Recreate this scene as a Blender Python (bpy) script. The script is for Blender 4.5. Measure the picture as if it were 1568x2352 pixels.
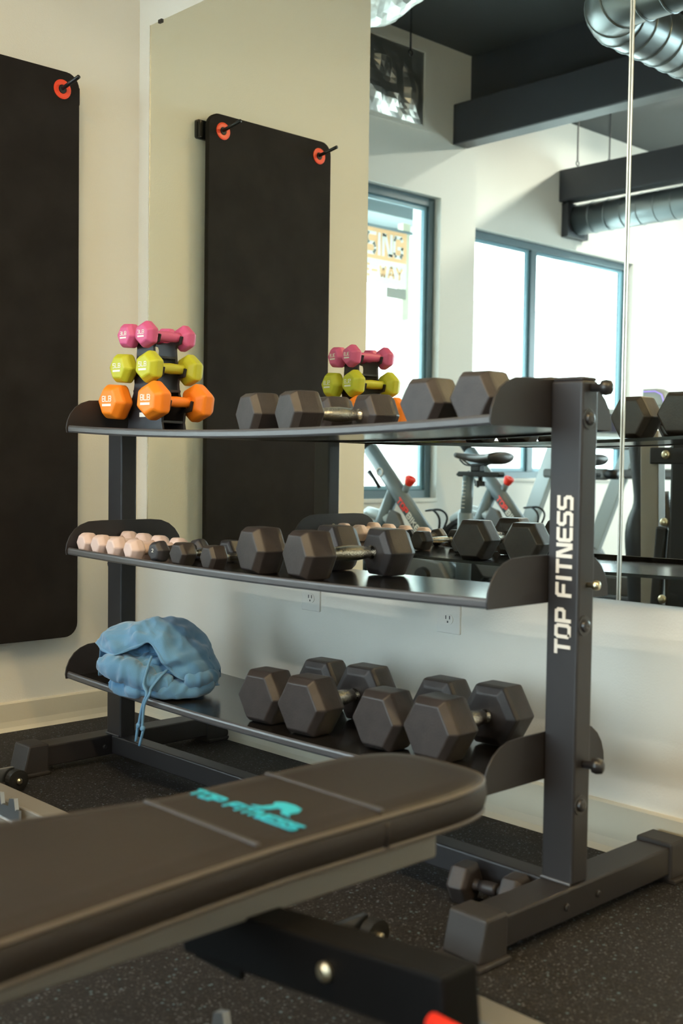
import bpy, bmesh, math, random
from mathutils import Vector, Matrix, noise

# ------------------------------------------------------------------ camera, world, exposure
SC = bpy.context.scene
COL = SC.collection
for o in list(bpy.data.objects):
    bpy.data.objects.remove(o, do_unlink=True)

YAW, PITCH, ROLL, FPX = 0.810658, -0.0431237, 0.0135638, 2646.6
cam_d = bpy.data.cameras.new('camera')
cam = bpy.data.objects.new('camera', cam_d)
COL.objects.link(cam)
fw = Vector((-math.sin(YAW) * math.cos(PITCH), math.cos(YAW) * math.cos(PITCH), math.sin(PITCH)))
r0 = fw.cross(Vector((0, 0, 1))).normalized()
u0 = r0.cross(fw)
rr = math.cos(ROLL) * r0 + math.sin(ROLL) * u0
uu = -math.sin(ROLL) * r0 + math.cos(ROLL) * u0
cam.matrix_world = Matrix(((rr.x, uu.x, -fw.x, 0), (rr.y, uu.y, -fw.y, 0), (rr.z, uu.z, -fw.z, 0.85), (0, 0, 0, 1)))
cam_d.sensor_fit = 'HORIZONTAL'
cam_d.sensor_width = 24.0
cam_d.lens = FPX / 1568.0 * 24.0
cam_d.clip_start = 0.05
cam_d.dof.use_dof = True
cam_d.dof.focus_distance = 3.25
cam_d.dof.aperture_fstop = 4.0
SC.camera = cam

world = bpy.data.worlds.new('overcast_sky')
SC.world = world
world.use_nodes = True
bg = world.node_tree.nodes['Background']
bg.inputs[0].default_value = (0.80, 0.91, 1.0, 1)
bg.inputs[1].default_value = 12.5

VS = SC.view_settings
VS.view_transform = 'Standard'
VS.look = 'None'
VS.exposure = 0.16
VS.gamma = 1.0
VS.use_curve_mapping = False
SC.cycles.max_bounces = 10
SC.cycles.diffuse_bounces = 5
SC.cycles.glossy_bounces = 6
SC.cycles.transparent_max_bounces = 12
SC.cycles.sample_clamp_indirect = 6.0
SC.cycles.use_denoising = True

WARM_STRENGTH, WARM = 150.0, (1.0, 0.745, 0.38)
NEUTRAL_STRENGTH, NEUTRAL = 170.0, (1.0, 0.97, 0.86)

# ------------------------------------------------------------------ materials
MATS = {}


def mat(name, color, rough=0.5, metal=0.0, spec=0.5, bump=0.0, bscale=60.0, var=0.0, vscale=4.0, col2=None, sheen=0.0, detail=4.0, emit=None, estr=0.0):
    if name in MATS:
        return MATS[name]
    m = bpy.data.materials.new(name)
    m.use_nodes = True
    nt = m.node_tree
    b = nt.nodes['Principled BSDF']
    b.inputs['Base Color'].default_value = (*color, 1)
    b.inputs['Roughness'].default_value = rough
    b.inputs['Metallic'].default_value = metal
    b.inputs['Specular IOR Level'].default_value = spec
    if sheen:
        b.inputs['Sheen Weight'].default_value = sheen
    if emit:
        b.inputs['Emission Color'].default_value = (*emit, 1)
        b.inputs['Emission Strength'].default_value = estr
    tc = nt.nodes.new('ShaderNodeTexCoord')
    if var or col2:
        n = nt.nodes.new('ShaderNodeTexNoise')
        n.inputs['Scale'].default_value = vscale
        n.inputs['Detail'].default_value = detail
        nt.links.new(tc.outputs['Object'], n.inputs['Vector'])
        rp = nt.nodes.new('ShaderNodeValToRGB')
        c2 = col2 if col2 else tuple(max(0, c * (1 - var)) for c in color)
        rp.color_ramp.elements[0].position = 0.35
        rp.color_ramp.elements[1].position = 0.65
        rp.color_ramp.elements[0].color = (*color, 1)
        rp.color_ramp.elements[1].color = (*c2, 1)
        nt.links.new(n.outputs['Fac'], rp.inputs['Fac'])
        nt.links.new(rp.outputs['Color'], b.inputs['Base Color'])
    if bump:
        n2 = nt.nodes.new('ShaderNodeTexNoise')
        n2.inputs['Scale'].default_value = bscale
        n2.inputs['Detail'].default_value = 3.0
        nt.links.new(tc.outputs['Object'], n2.inputs['Vector'])
        bp = nt.nodes.new('ShaderNodeBump')
        bp.inputs['Strength'].default_value = bump
        bp.inputs['Distance'].default_value = 0.004
        nt.links.new(n2.outputs['Fac'], bp.inputs['Height'])
        nt.links.new(bp.outputs['Normal'], b.inputs['Normal'])
    MATS[name] = m
    return m


M_WALL = mat('wall_paint', (0.80, 0.775, 0.70), 0.75, bump=0.12, bscale=220, spec=0.3)
M_WALL2 = mat('outer_wall_paint', (0.82, 0.82, 0.79), 0.75, bump=0.12, bscale=220, spec=0.3)
M_BASE = mat('baseboard_vinyl', (0.66, 0.60, 0.47), 0.5, bump=0.05, bscale=80)
M_CEIL = mat('ceiling_paint', (0.060, 0.068, 0.074), 0.7, bump=0.15, bscale=40)
M_BEAM = mat('beam_paint', (0.036, 0.041, 0.050), 0.45, bump=0.1, bscale=60)
M_STEEL = mat('rack_powder_coat', (0.021, 0.0185, 0.0195), 0.44, spec=0.50, bump=0.10, bscale=900)
M_SHELF = mat('shelf_powder_coat', (0.010, 0.009, 0.009), 0.16, spec=0.95, bump=0.010, bscale=900)
M_LIP = mat('shelf_lip_sheen', (0.060, 0.058, 0.062), 0.30, spec=1.0, bump=0.14, bscale=900)  # paler than the shelf: window light on the lip put into the colour
M_FOOT = mat('foot_rubber', (0.028, 0.025, 0.025), 0.55, spec=0.5, bump=0.1, bscale=300)
M_HEX = mat('hex_rubber', (0.038, 0.0295, 0.0275), 0.46, spec=0.50, bump=0.10, bscale=260, var=0.25, vscale=30)
M_CHROME = mat('chrome', (0.78, 0.74, 0.66), 0.18, metal=1.0, bump=0.3, bscale=320)
M_BOLT = mat('black_bolt', (0.018, 0.016, 0.016), 0.35, spec=0.6)
M_BRASS = mat('pale_bolt', (0.72, 0.64, 0.45), 0.3, metal=1.0)
M_WHITE = mat('white_print', (0.72, 0.68, 0.62), 0.6)
M_MAT = mat('foam_mat', (0.0115, 0.0085, 0.0072), 0.75, spec=0.2, bump=0.05, bscale=300, col2=(0.018, 0.0145, 0.0125), vscale=7, detail=6)
M_ORING = mat('grommet_orange', (0.90, 0.060, 0.012), 0.4)
M_PEG = mat('peg_black', (0.012, 0.012, 0.013), 0.35)
M_PINK = mat('pink_vinyl', (0.62, 0.10, 0.24), 0.45, bump=0.05, bscale=300)
M_LIME = mat('lime_vinyl', (0.50, 0.50, 0.025), 0.45, bump=0.05, bscale=300)
M_ORANGE = mat('orange_vinyl', (0.95, 0.24, 0.012), 0.45, bump=0.05, bscale=300)
M_BLUSH = mat('blush_vinyl', (0.74, 0.56, 0.51), 0.5, bump=0.05, bscale=300)
M_BLACKV = mat('black_vinyl', (0.035, 0.033, 0.038), 0.45, bump=0.05, bscale=300)
M_STAND = mat('stand_plastic', (0.022, 0.021, 0.025), 0.36, bump=0.05, bscale=400)
M_PRINT = mat('pale_print', (0.80, 0.78, 0.72), 0.6)
M_HOOD = mat('blue_fleece', (0.125, 0.29, 0.48), 0.85, sheen=0.5, bump=0.25, bscale=500, spec=0.2, var=0.12, vscale=9)
M_CORD = mat('blue_cord', (0.13, 0.29, 0.47), 0.7, bump=0.3, bscale=700)
M_PAD = mat('bench_leather', (0.024, 0.0185, 0.0155), 0.50, spec=0.30, bump=0.08, bscale=160, var=0.15, vscale=6)
M_PIPING = mat('bench_piping', (0.075, 0.060, 0.048), 0.42, spec=0.6)
M_SEAM = mat('bench_seam', (0.055, 0.050, 0.052), 0.40)
M_CYAN = mat('cyan_print', (0.02, 0.40, 0.53), 0.55)
M_GREY = mat('grey_enamel', (0.24, 0.215, 0.18), 0.42, spec=0.5, bump=0.04, bscale=200)
M_BLACK = mat('black_enamel', (0.004, 0.0036, 0.0036), 0.6, spec=0.15)
M_ZINC = mat('zinc_steel', (0.62, 0.64, 0.66), 0.28, metal=1.0, bump=0.1, bscale=120)
M_RED = mat('red_grip', (0.85, 0.035, 0.015), 0.45)
M_TYRE = mat('wheel_rubber', (0.010, 0.010, 0.010), 0.55)
M_OUTLET = mat('outlet_plastic', (0.78, 0.76, 0.70), 0.4)
M_SLOT = mat('slot_dark', (0.02, 0.02, 0.02), 0.6)
M_WFRAME = mat('window_aluminium', (0.07, 0.12, 0.15), 0.35, spec=0.6)  # bluish daylight glare put into the dark bronze colour
M_WBEAD = mat('window_bead_glare', (0.16, 0.33, 0.42), 0.35, spec=0.6)  # stronger blue, daylight glare on the inner frame painted in
M_BIKE = mat('bike_grey', (0.13, 0.165, 0.185), 0.38, spec=0.5, bump=0.04, bscale=120)
M_BIKED = mat('bike_black', (0.010, 0.011, 0.013), 0.45, spec=0.35)
M_SADDLE = mat('saddle_vinyl', (0.030, 0.025, 0.023), 0.42)
M_SILVER = mat('treadmill_silver', (0.46, 0.52, 0.54), 0.35, metal=0.1)
M_DKGREY = mat('treadmill_grey', (0.10, 0.10, 0.10), 0.45)
M_FOIL = mat('foil', (0.86, 0.85, 0.82), 0.33, metal=1.0, bump=0.25, bscale=9)
M_FOILD = mat('foil_duct_wrap', (0.88, 0.90, 0.90), 0.38, metal=0.85, bump=0.5, bscale=14)
M_GALV = mat('galvanised_duct', (0.25, 0.29, 0.31), 0.33, metal=0.85, bump=0.06, bscale=30)
M_CONC = mat('outside_paving', (0.62, 0.60, 0.56), 0.85, var=0.15, vscale=1.2)
M_CANOPY = mat('canopy_paint', (0.16, 0.21, 0.23), 0.6)
M_FASCIA = mat('canopy_fascia', (0.78, 0.78, 0.76), 0.6)
M_SIGNO = mat('banner_orange', (0.88, 0.50, 0.26), 0.7)
M_SIGNW = mat('banner_white', (0.86, 0.84, 0.80), 0.7)
M_COLUMN = mat('outside_column', (0.62, 0.60, 0.46), 0.7)
M_MASONRY = mat('far_masonry', (0.42, 0.36, 0.33), 0.85, var=0.3, vscale=2)
M_LAMPH = mat('lamp_housing', (0.03, 0.03, 0.03), 0.5)
M_LAMP = mat('added_warm_diffuser', (0.9, 0.9, 0.85), 0.5, emit=WARM, estr=WARM_STRENGTH)
M_LAMPB = mat('added_bright_diffuser', (0.9, 0.9, 0.88), 0.5, emit=NEUTRAL, estr=NEUTRAL_STRENGTH * 1.9)
M_LAMPN = mat('added_neutral_diffuser', (0.9, 0.9, 0.88), 0.5, emit=NEUTRAL, estr=NEUTRAL_STRENGTH)
M_SCREEN = mat('console_screen', (0.05, 0.05, 0.08), 0.2)
M_GLOW = mat('console_glow', (0.25, 0.20, 0.55), 0.25, emit=(0.45, 0.35, 1.0), estr=0.8)


def mirror_mat():
    m = bpy.data.materials.new('mirror_glass')
    m.use_nodes = True
    b = m.node_tree.nodes['Principled BSDF']
    b.inputs['Base Color'].default_value = (0.90, 0.93, 0.85, 1)
    b.inputs['Metallic'].default_value = 1.0
    b.inputs['Roughness'].default_value = 0.0
    return m


def glass_mat():
    m = bpy.data.materials.new('window_glass')
    m.use_nodes = True
    nt = m.node_tree
    nt.nodes.remove(nt.nodes['Principled BSDF'])
    out = nt.nodes['Material Output']
    t = nt.nodes.new('ShaderNodeBsdfTransparent')
    t.inputs[0].default_value = (0.90, 0.96, 0.96, 1)
    g = nt.nodes.new('ShaderNodeBsdfGlossy')
    g.inputs['Roughness'].default_value = 0.02
    f = nt.nodes.new('ShaderNodeLayerWeight')
    f.inputs[0].default_value = 0.5
    pw = nt.nodes.new('ShaderNodeMath')
    pw.operation = 'POWER'
    pw.inputs[1].default_value = 4.0
    nt.links.new(f.outputs['Facing'], pw.inputs[0])
    ad = nt.nodes.new('ShaderNodeMath')
    ad.operation = 'MULTIPLY_ADD'
    ad.inputs[1].default_value = 0.7
    ad.inputs[2].default_value = 0.04
    nt.links.new(pw.outputs[0], ad.inputs[0])
    mx = nt.nodes.new('ShaderNodeMixShader')
    nt.links.new(ad.outputs[0], mx.inputs[0])
    nt.links.new(t.outputs[0], mx.inputs[1])
    nt.links.new(g.outputs[0], mx.inputs[2])
    nt.links.new(mx.outputs[0], out.inputs[0])
    return m


def floor_mat():
    m = bpy.data.materials.new('speckled_rubber_floor')
    m.use_nodes = True
    nt = m.node_tree
    b = nt.nodes['Principled BSDF']
    b.inputs['Roughness'].default_value = 0.72
    b.inputs['Specular IOR Level'].default_value = 0.35
    tc = nt.nodes.new('ShaderNodeTexCoord')
    last = None
    base = nt.nodes.new('ShaderNodeTexNoise')
    base.inputs['Scale'].default_value = 140
    base.inputs['Detail'].default_value = 5
    nt.links.new(tc.outputs['Object'], base.inputs['Vector'])
    rp = nt.nodes.new('ShaderNodeValToRGB')
    rp.color_ramp.elements[0].position = 0.3
    rp.color_ramp.elements[0].color = (0.006, 0.0055, 0.0055, 1)
    rp.color_ramp.elements[1].position = 0.75
    rp.color_ramp.elements[1].color = (0.021, 0.019, 0.0185, 1)
    nt.links.new(base.outputs['Fac'], rp.inputs['Fac'])
    last = rp.outputs['Color']
    for sc_, thr, col in ((190, 0.16, (0.105, 0.105, 0.12)), (300, 0.24, (0.075, 0.07, 0.07)), (130, 0.05, (0.08, 0.12, 0.145))):
        v = nt.nodes.new('ShaderNodeTexVoronoi')
        v.inputs['Scale'].default_value = sc_
        nt.links.new(tc.outputs['Object'], v.inputs['Vector'])
        wn = nt.nodes.new('ShaderNodeSeparateColor')
        nt.links.new(v.outputs['Color'], wn.inputs[0])
        c1 = nt.nodes.new('ShaderNodeMath')
        c1.operation = 'LESS_THAN'
        c1.inputs[1].default_value = thr
        nt.links.new(wn.outputs[0], c1.inputs[0])
        c2 = nt.nodes.new('ShaderNodeMath')
        c2.operation = 'LESS_THAN'
        c2.inputs[1].default_value = 0.36
        nt.links.new(v.outputs['Distance'], c2.inputs[0])
        mu = nt.nodes.new('ShaderNodeMath')
        mu.operation = 'MULTIPLY'
        nt.links.new(c1.outputs[0], mu.inputs[0])
        nt.links.new(c2.outputs[0], mu.inputs[1])
        mx = nt.nodes.new('ShaderNodeMix')
        mx.data_type = 'RGBA'
        nt.links.new(mu.outputs[0], mx.inputs[0])
        nt.links.new(last, mx.inputs[6])
        mx.inputs[7].default_value = (*col, 1)
        last = mx.outputs[2]
    nt.links.new(last, b.inputs['Base Color'])
    bp = nt.nodes.new('ShaderNodeBump')
    bp.inputs['Strength'].default_value = 0.4
    bp.inputs['Distance'].default_value = 0.003
    nt.links.new(base.outputs['Fac'], bp.inputs['Height'])
    nt.links.new(bp.outputs['Normal'], b.inputs['Normal'])
    return m


M_MIRROR = mirror_mat()
M_GLASSEDGE = mat('mirror_edge', (0.30, 0.36, 0.30), 0.25, spec=0.6)
M_BEVEL = mat('mirror_bevel', (0.86, 0.84, 0.74), 0.25, metal=0.7)
M_GLASS = glass_mat()
M_FLOOR = floor_mat()

# ------------------------------------------------------------------ helpers
MW = {}      # world matrices of things


def W(o):
    return MW.get(o.name, Matrix.Identity(4))


def thing(name, label, cat, loc=(0, 0, 0), rotz=0.0, group=None, kind=None):
    o = bpy.data.objects.new(name, None)
    COL.objects.link(o)
    o.empty_display_size = 0.1
    o.location = loc
    o.rotation_euler = (0, 0, rotz)
    MW[o.name] = Matrix.Translation(Vector(loc)) @ Matrix.Rotation(rotz, 4, 'Z')
    tag(o, label, cat, group, kind)
    return o


def tag(o, label=None, cat=None, group=None, kind=None):
    if label:
        o['label'] = label
    if cat:
        o['category'] = cat
    if group:
        o['group'] = group
    if kind:
        o['kind'] = kind
    return o


def obj(name, bm, m, parent=None, smooth=False, world=True, bevel=0.0, seg=2, angle=35):
    """one mesh object; bm in world coordinates unless world=False (then in the parent's own)."""
    if parent is not None:
        mw = W(parent)
        if world:
            bm.transform(mw.inverted())
    me = bpy.data.meshes.new(name)
    bmesh.ops.recalc_face_normals(bm, faces=bm.faces[:])
    bm.to_mesh(me)
    bm.free()
    if isinstance(m, (list, tuple)):
        for q in m:
            me.materials.append(q)
    else:
        me.materials.append(m)
    if smooth:
        for p in me.polygons:
            p.use_smooth = True
    o = bpy.data.objects.new(name, me)
    COL.objects.link(o)
    if parent is not None:
        o.parent = parent
        MW[o.name] = W(parent)
    if bevel > 0:
        md = o.modifiers.new('bevel', 'BEVEL')
        md.width = bevel
        md.segments = seg
        md.limit_method = 'ANGLE'
        md.angle_limit = math.radians(angle)
        md.harden_normals = False
    return o


def struct(name, bm, m, parent=None, **k):
    o = obj(name, bm, m, parent, **k)
    if parent is None:
        o['kind'] = 'structure'
    return o


def dup(root, loc, rotz, label, group=None):
    r = root.copy()
    COL.objects.link(r)
    r.location = loc
    r.rotation_euler = (0, 0, rotz)
    r['label'] = label
    if group:
        r['group'] = group
    MW[r.name] = Matrix.Translation(Vector(loc)) @ Matrix.Rotation(rotz, 4, 'Z')
    for ch in list(root.children):
        c = ch.copy()
        COL.objects.link(c)
        c.parent = r
        for g in list(ch.children):
            d = g.copy()
            COL.objects.link(d)
            d.parent = c
    return r


def B():
    return bmesh.new()


def box(bm, x0, x1, y0, y1, z0, z1, mi=0):
    vs = [bm.verts.new((x, y, z)) for x in (x0, x1) for y in (y0, y1) for z in (z0, z1)]
    for f in ((0, 1, 3, 2), (4, 6, 7, 5), (0, 4, 5, 1), (2, 3, 7, 6), (0, 2, 6, 4), (1, 5, 7, 3)):
        fc = bm.faces.new([vs[i] for i in f])
        fc.material_index = mi
    return bm


def obox(bm, c, ax, ay, az, lx, ly, lz):
    """box with its own axes; lx.. are full sizes"""
    c, ax, ay, az = Vector(c), Vector(ax).normalized(), Vector(ay).normalized(), Vector(az).normalized()
    vs = [bm.verts.new(c + ax * (sx * lx / 2) + ay * (sy * ly / 2) + az * (sz * lz / 2)) for sx in (-1, 1) for sy in (-1, 1) for sz in (-1, 1)]
    for f in ((0, 1, 3, 2), (4, 6, 7, 5), (0, 4, 5, 1), (2, 3, 7, 6), (0, 2, 6, 4), (1, 5, 7, 3)):
        bm.faces.new([vs[i] for i in f])
    return bm


def bar(bm, p, q, w, h, up=(0, 0, 1)):
    """rectangular bar from p to q"""
    p, q = Vector(p), Vector(q)
    d = (q - p)
    ax = d.normalized()
    side = ax.cross(Vector(up)).normalized()
    az = side.cross(ax).normalized()
    return obox(bm, (p + q) / 2, ax, side, az, d.length, w, h)


def prism(bm, pts, axis, a, b):
    """polygon pts in the plane across axis, from a to b. axis 0: (y,z), 1: (x,z), 2: (x,y)"""
    def P(u, v, t):
        return ((t, u, v), (u, t, v), (u, v, t))[axis]
    A = [bm.verts.new(P(u, v, a)) for u, v in pts]
    C = [bm.verts.new(P(u, v, b)) for u, v in pts]
    bm.faces.new(A)
    bm.faces.new(C[::-1])
    n = len(pts)
    for i in range(n):
        j = (i + 1) % n
        bm.faces.new((A[i], C[i], C[j], A[j]))
    return bm


def rings(bm, rs, cap=True, closed=False):
    """rs: list of rings (lists of points) skinned together"""
    R = [[bm.verts.new(p) for p in r] for r in rs]
    n = len(R[0])
    m_ = len(R) if closed else len(R) - 1
    for k in range(m_):
        a, b = R[k], R[(k + 1) % len(R)]
        for i in range(n):
            j = (i + 1) % n
            bm.faces.new((a[i], a[j], b[j], b[i]))
    if cap and not closed:
        bm.faces.new(R[0][::-1])
        bm.faces.new(R[-1])
    return bm


def tube(bm, pts, r, n=10, cap=True, r2=None, scale_b=1.0):
    pts = [Vector(p) for p in pts]
    out = []
    prev = None
    for i, p in enumerate(pts):
        if i == 0:
            d = pts[1] - p
        elif i == len(pts) - 1:
            d = p - pts[i - 1]
        else:
            d = (pts[i + 1] - p).normalized() + (p - pts[i - 1]).normalized()
        d.normalize()
        if prev is None:
            up = Vector((0, 0, 1)) if abs(d.z) < 0.9 else Vector((1, 0, 0))
            a = d.cross(up).normalized()
        else:
            a = (prev - d * prev.dot(d)).normalized()
        prev = a
        b = d.cross(a)
        t = i / (len(pts) - 1)
        rad = r if r2 is None else r + (r2 - r) * t
        if isinstance(r, (list, tuple)):
            rad = r[i]
        out.append([p + a * rad * math.cos(2 * math.pi * k / n) + b * rad * scale_b * math.sin(2 * math.pi * k / n) for k in range(n)])
    return rings(bm, out, cap)


def lathe(bm, prof, c, axis, n=24, cap=True):
    """prof: list of (t along axis, radius)"""
    c, d = Vector(c), Vector(axis).normalized()
    up = Vector((0, 0, 1)) if abs(d.z) < 0.9 else Vector((1, 0, 0))
    a = d.cross(up).normalized()
    b = d.cross(a)
    return rings(bm, [[c + d * t + a * r * math.cos(2 * math.pi * k / n) + b * r * math.sin(2 * math.pi * k / n) for k in range(n)] for t, r in prof], cap)


def torus(bm, c, axis, R, r, n=24, m_=8):
    c, d = Vector(c), Vector(axis).normalized()
    up = Vector((0, 0, 1)) if abs(d.z) < 0.9 else Vector((1, 0, 0))
    a = d.cross(up).normalized()
    b = d.cross(a)
    rs = []
    for k in range(n):
        t = 2 * math.pi * k / n
        e = a * math.cos(t) + b * math.sin(t)
        rs.append([c + e * (R + r * math.cos(2 * math.pi * j / m_)) + d * r * math.sin(2 * math.pi * j / m_) for j in range(m_)])
    return rings(bm, rs, False, True)


def spline(pts, n=6):
    """Catmull-Rom through pts"""
    P = [Vector(p) for p in pts]
    P = [P[0] * 2 - P[1]] + P + [P[-1] * 2 - P[-2]]
    out = []
    for i in range(1, len(P) - 2):
        for k in range(n):
            t = k / n
            out.append(0.5 * ((2 * P[i]) + (-P[i - 1] + P[i + 1]) * t + (2 * P[i - 1] - 5 * P[i] + 4 * P[i + 1] - P[i + 2]) * t * t + (-P[i - 1] + 3 * P[i] - 3 * P[i + 1] + P[i + 2]) * t ** 3))
    out.append(P[-2])
    return out


def rrect(x0, x1, y0, y1, r, n=6, corners=(1, 1, 1, 1)):
    """rounded rectangle outline; corners: (x1y1, x0y1, x0y0, x1y0)"""
    pts = []
    for k, (cx, cy, a0) in enumerate(((x1 - r, y1 - r, 0), (x0 + r, y1 - r, 90), (x0 + r, y0 + r, 180), (x1 - r, y0 + r, 270))):
        if corners[k]:
            for i in range(n + 1):
                t = math.radians(a0 + 90 * i / n)
                pts.append((cx + r * math.cos(t), cy + r * math.sin(t)))
        else:
            pts.append(((x1, y1), (x0, y1), (x0, y0), (x1, y0))[k])
    return pts


# squared techno lettering made of straight strokes on a unit cell (0..1 wide, 0..1 tall)
c_ = 0.16
GL = {
    'T': [[(0, 1), (1, 1)], [(0.5, 1), (0.5, 0)]],
    'O': [[(c_, 0), (1 - c_, 0), (1, c_), (1, 1 - c_), (1 - c_, 1), (c_, 1), (0, 1 - c_), (0, c_), (c_, 0)]],
    'P': [[(0, 0), (0, 1), (1 - c_, 1), (1, 1 - c_), (1, 0.42 + c_), (1 - c_, 0.42), (0, 0.42)]],
    'F': [[(0, 0), (0, 1 - c_), (c_, 1), (1, 1)], [(0, 0.5), (0.85, 0.5)]],
    'I': [[(0.5, 0), (0.5, 1)]],
    'N': [[(0, 0), (0, 1), (0.25, 1), (0.75, 0), (1, 0), (1, 1)]],
    'E': [[(1, 1), (c_, 1), (0, 1 - c_), (0, c_), (c_, 0), (1, 0)], [(0, 0.5), (0.9, 0.5)]],
    'S': [[(1, 1), (c_, 1), (0, 1 - c_), (0, 0.5 + c_), (c_, 0.5), (1 - c_, 0.5), (1, 0.5 - c_), (1, c_), (1 - c_, 0), (0, 0)]],
    'L': [[(0, 1), (0, 0), (1, 0)]],
    'A': [[(0, 0), (0.42, 1), (0.58, 1), (1, 0)], [(0.15, 0.3), (0.85, 0.3)]],
    'G': [[(1, 1 - c_), (1 - c_, 1), (c_, 1), (0, 1 - c_), (0, c_), (c_, 0), (1 - c_, 0), (1, c_), (1, 0.45), (0.55, 0.45)]],
    'K': [[(0, 0), (0, 1)], [(1, 1), (0.05, 0.45)], [(0.3, 0.6), (1, 0)]],
    'W': [[(0, 1), (0.25, 0), (0.5, 0.8), (0.75, 0), (1, 1)]],
    'Y': [[(0, 1), (0.5, 0.5), (1, 1)], [(0.5, 0.5), (0.5, 0)]],
    'B': [[(0, 0), (0, 1), (1 - c_, 1), (1, 1 - c_), (1, 0.5 + c_), (1 - c_, 0.5), (0, 0.5)], [(1 - c_, 0.5), (1, 0.5 - c_), (1, c_), (1 - c_, 0), (0, 0)]],
    'R': [[(0, 0), (0, 1), (1 - c_, 1), (1, 1 - c_), (1, 0.45 + c_), (1 - c_, 0.45), (0, 0.45)], [(0.5, 0.45), (1, 0)]],
    'D': [[(0, 0), (0, 1), (1 - c_, 1), (1, 1 - c_), (1, c_), (1 - c_, 0), (0, 0)]],
    '-': [[(0.15, 0.5), (0.85, 0.5)]],
    '2': [[(0, 0.8), (c_, 1), (1 - c_, 1), (1, 0.75), (1, 0.62), (0, 0), (1, 0)]],
    '3': [[(0, 1), (1 - c_, 1), (1, 1 - c_), (1, 0.5 + c_), (1 - c_, 0.5), (0.3, 0.5)], [(1 - c_, 0.5), (1, 0.5 - c_), (1, c_), (1 - c_, 0), (0, 0)]],
    '5': [[(1, 1), (0, 1), (0, 0.55), (1 - c_, 0.55), (1, 0.4), (1, c_), (1 - c_, 0), (0, 0)]],
    '8': [[(c_, 0), (1 - c_, 0), (1, c_), (1, 1 - c_), (1 - c_, 1), (c_, 1), (0, 1 - c_), (0, c_), (c_, 0)], [(0, 0.5), (1, 0.5)]],
}


def lettering(bm, text, o, ex, ey, h, w, gap, stroke, depth, space=0.6):
    """o: lower left; ex reading direction, ey up; flat raised strokes of the given depth along ex x ey"""
    o, ex, ey = Vector(o), Vector(ex).normalized(), Vector(ey).normalized()
    ez = ex.cross(ey)
    x = 0.0
    cnt = 0
    for ch in text:
        if ch == ' ':
            x += w * space + gap
            continue
        cw = w * (0.25 if ch == 'I' else 1.0)
        for pl in GL[ch]:
            for (ax_, ay_), (bx_, by_) in zip(pl[:-1], pl[1:]):
                if ch == 'I':
                    ax_ = bx_ = 0.5
                p = o + ex * (x + ax_ * cw) + ey * (ay_ * h)
                q = o + ex * (x + bx_ * cw) + ey * (by_ * h)
                d = (q - p)
                L = d.length + stroke * (0.9 if abs(ax_ - bx_) < 1e-6 or abs(ay_ - by_) < 1e-6 else 0.4)
                d.normalize()
                cnt += 1
                dp = depth * (1 + 0.05 * (cnt % 7))
                obox(bm, (p + q) / 2 + ez * (dp / 2), d, ez.cross(d), ez, L, stroke, dp)
        x += cw + gap
    return bm


# ================================================================== STRUCTURE
YW = 2.176        # mirror wall
XL = -3.290       # mat wall
X1, X2 = -4.93, -5.33
ZC = 3.48
XR, YF = 3.2, -6.4

struct('floor', box(B(), X2 - 0.4, XR + 0.2, YF - 0.2, YW + 0.2, -0.145, 0.0), M_FLOOR)
struct('ceiling', box(B(), X2 - 0.4, XR + 0.2, YF - 0.2, YW + 0.2, ZC, ZC + 0.12), M_CEIL)
struct('wall_back', box(B(), X2 - 0.4, XR + 0.2, YW, YW + 0.2, 0, ZC), M_WALL)
struct('wall_left', box(B(), X1 - 0.3, XL, 1.09, YW, 0, ZC), M_WALL)
struct('wall_right', box(B(), XR, XR + 0.2, YF, YW, 0, ZC), M_WALL2)


W1 = (-1.18, 0.45, 0.626, 2.530)     # y0, y1, z0, z1
W2 = (-4.025, -1.97, 0.744, 2.522)


def wall_with_hole(name, x0, x1, y0, y1, h, m):
    bm = B()
    a, b, c, d = h
    box(bm, x0, x1, y0, a, 0, ZC)
    box(bm, x0, x1, b, y1, 0, ZC)
    box(bm, x0, x1, a, b, 0, c)
    box(bm, x0, x1, a, b, d, ZC)
    return struct(name, bm, m)


wall_with_hole('wall_window', X1 - 0.16, X1, -1.52, 1.09, W1, M_WALL2)
wall_with_hole('wall_recess', X2 - 0.16, X2, YF, -1.52, W2, M_WALL2)
struct('wall_return', box(B(), X2, X1 - 0.16, -1.52, -1.40, 0, ZC), M_WALL2)

# vinyl cove base
bm = B()
prism(bm, [(YW, 0), (YW - 0.022, 0), (YW - 0.014, 0.012), (YW - 0.010, 0.03), (YW - 0.010, 0.105), (YW - 0.006, 0.11), (YW, 0.11)], 0, XL, XR)
struct('baseboard_back', bm, M_BASE)
bm = B()
prism(bm, [(XL, 0), (XL + 0.022, 0), (XL + 0.014, 0.012), (XL + 0.010, 0.03), (XL + 0.010, 0.085), (XL + 0.006, 0.09), (XL, 0.09)], 1, 1.09, YW - 0.022)
struct('baseboard_left', bm, M_BASE)


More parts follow.
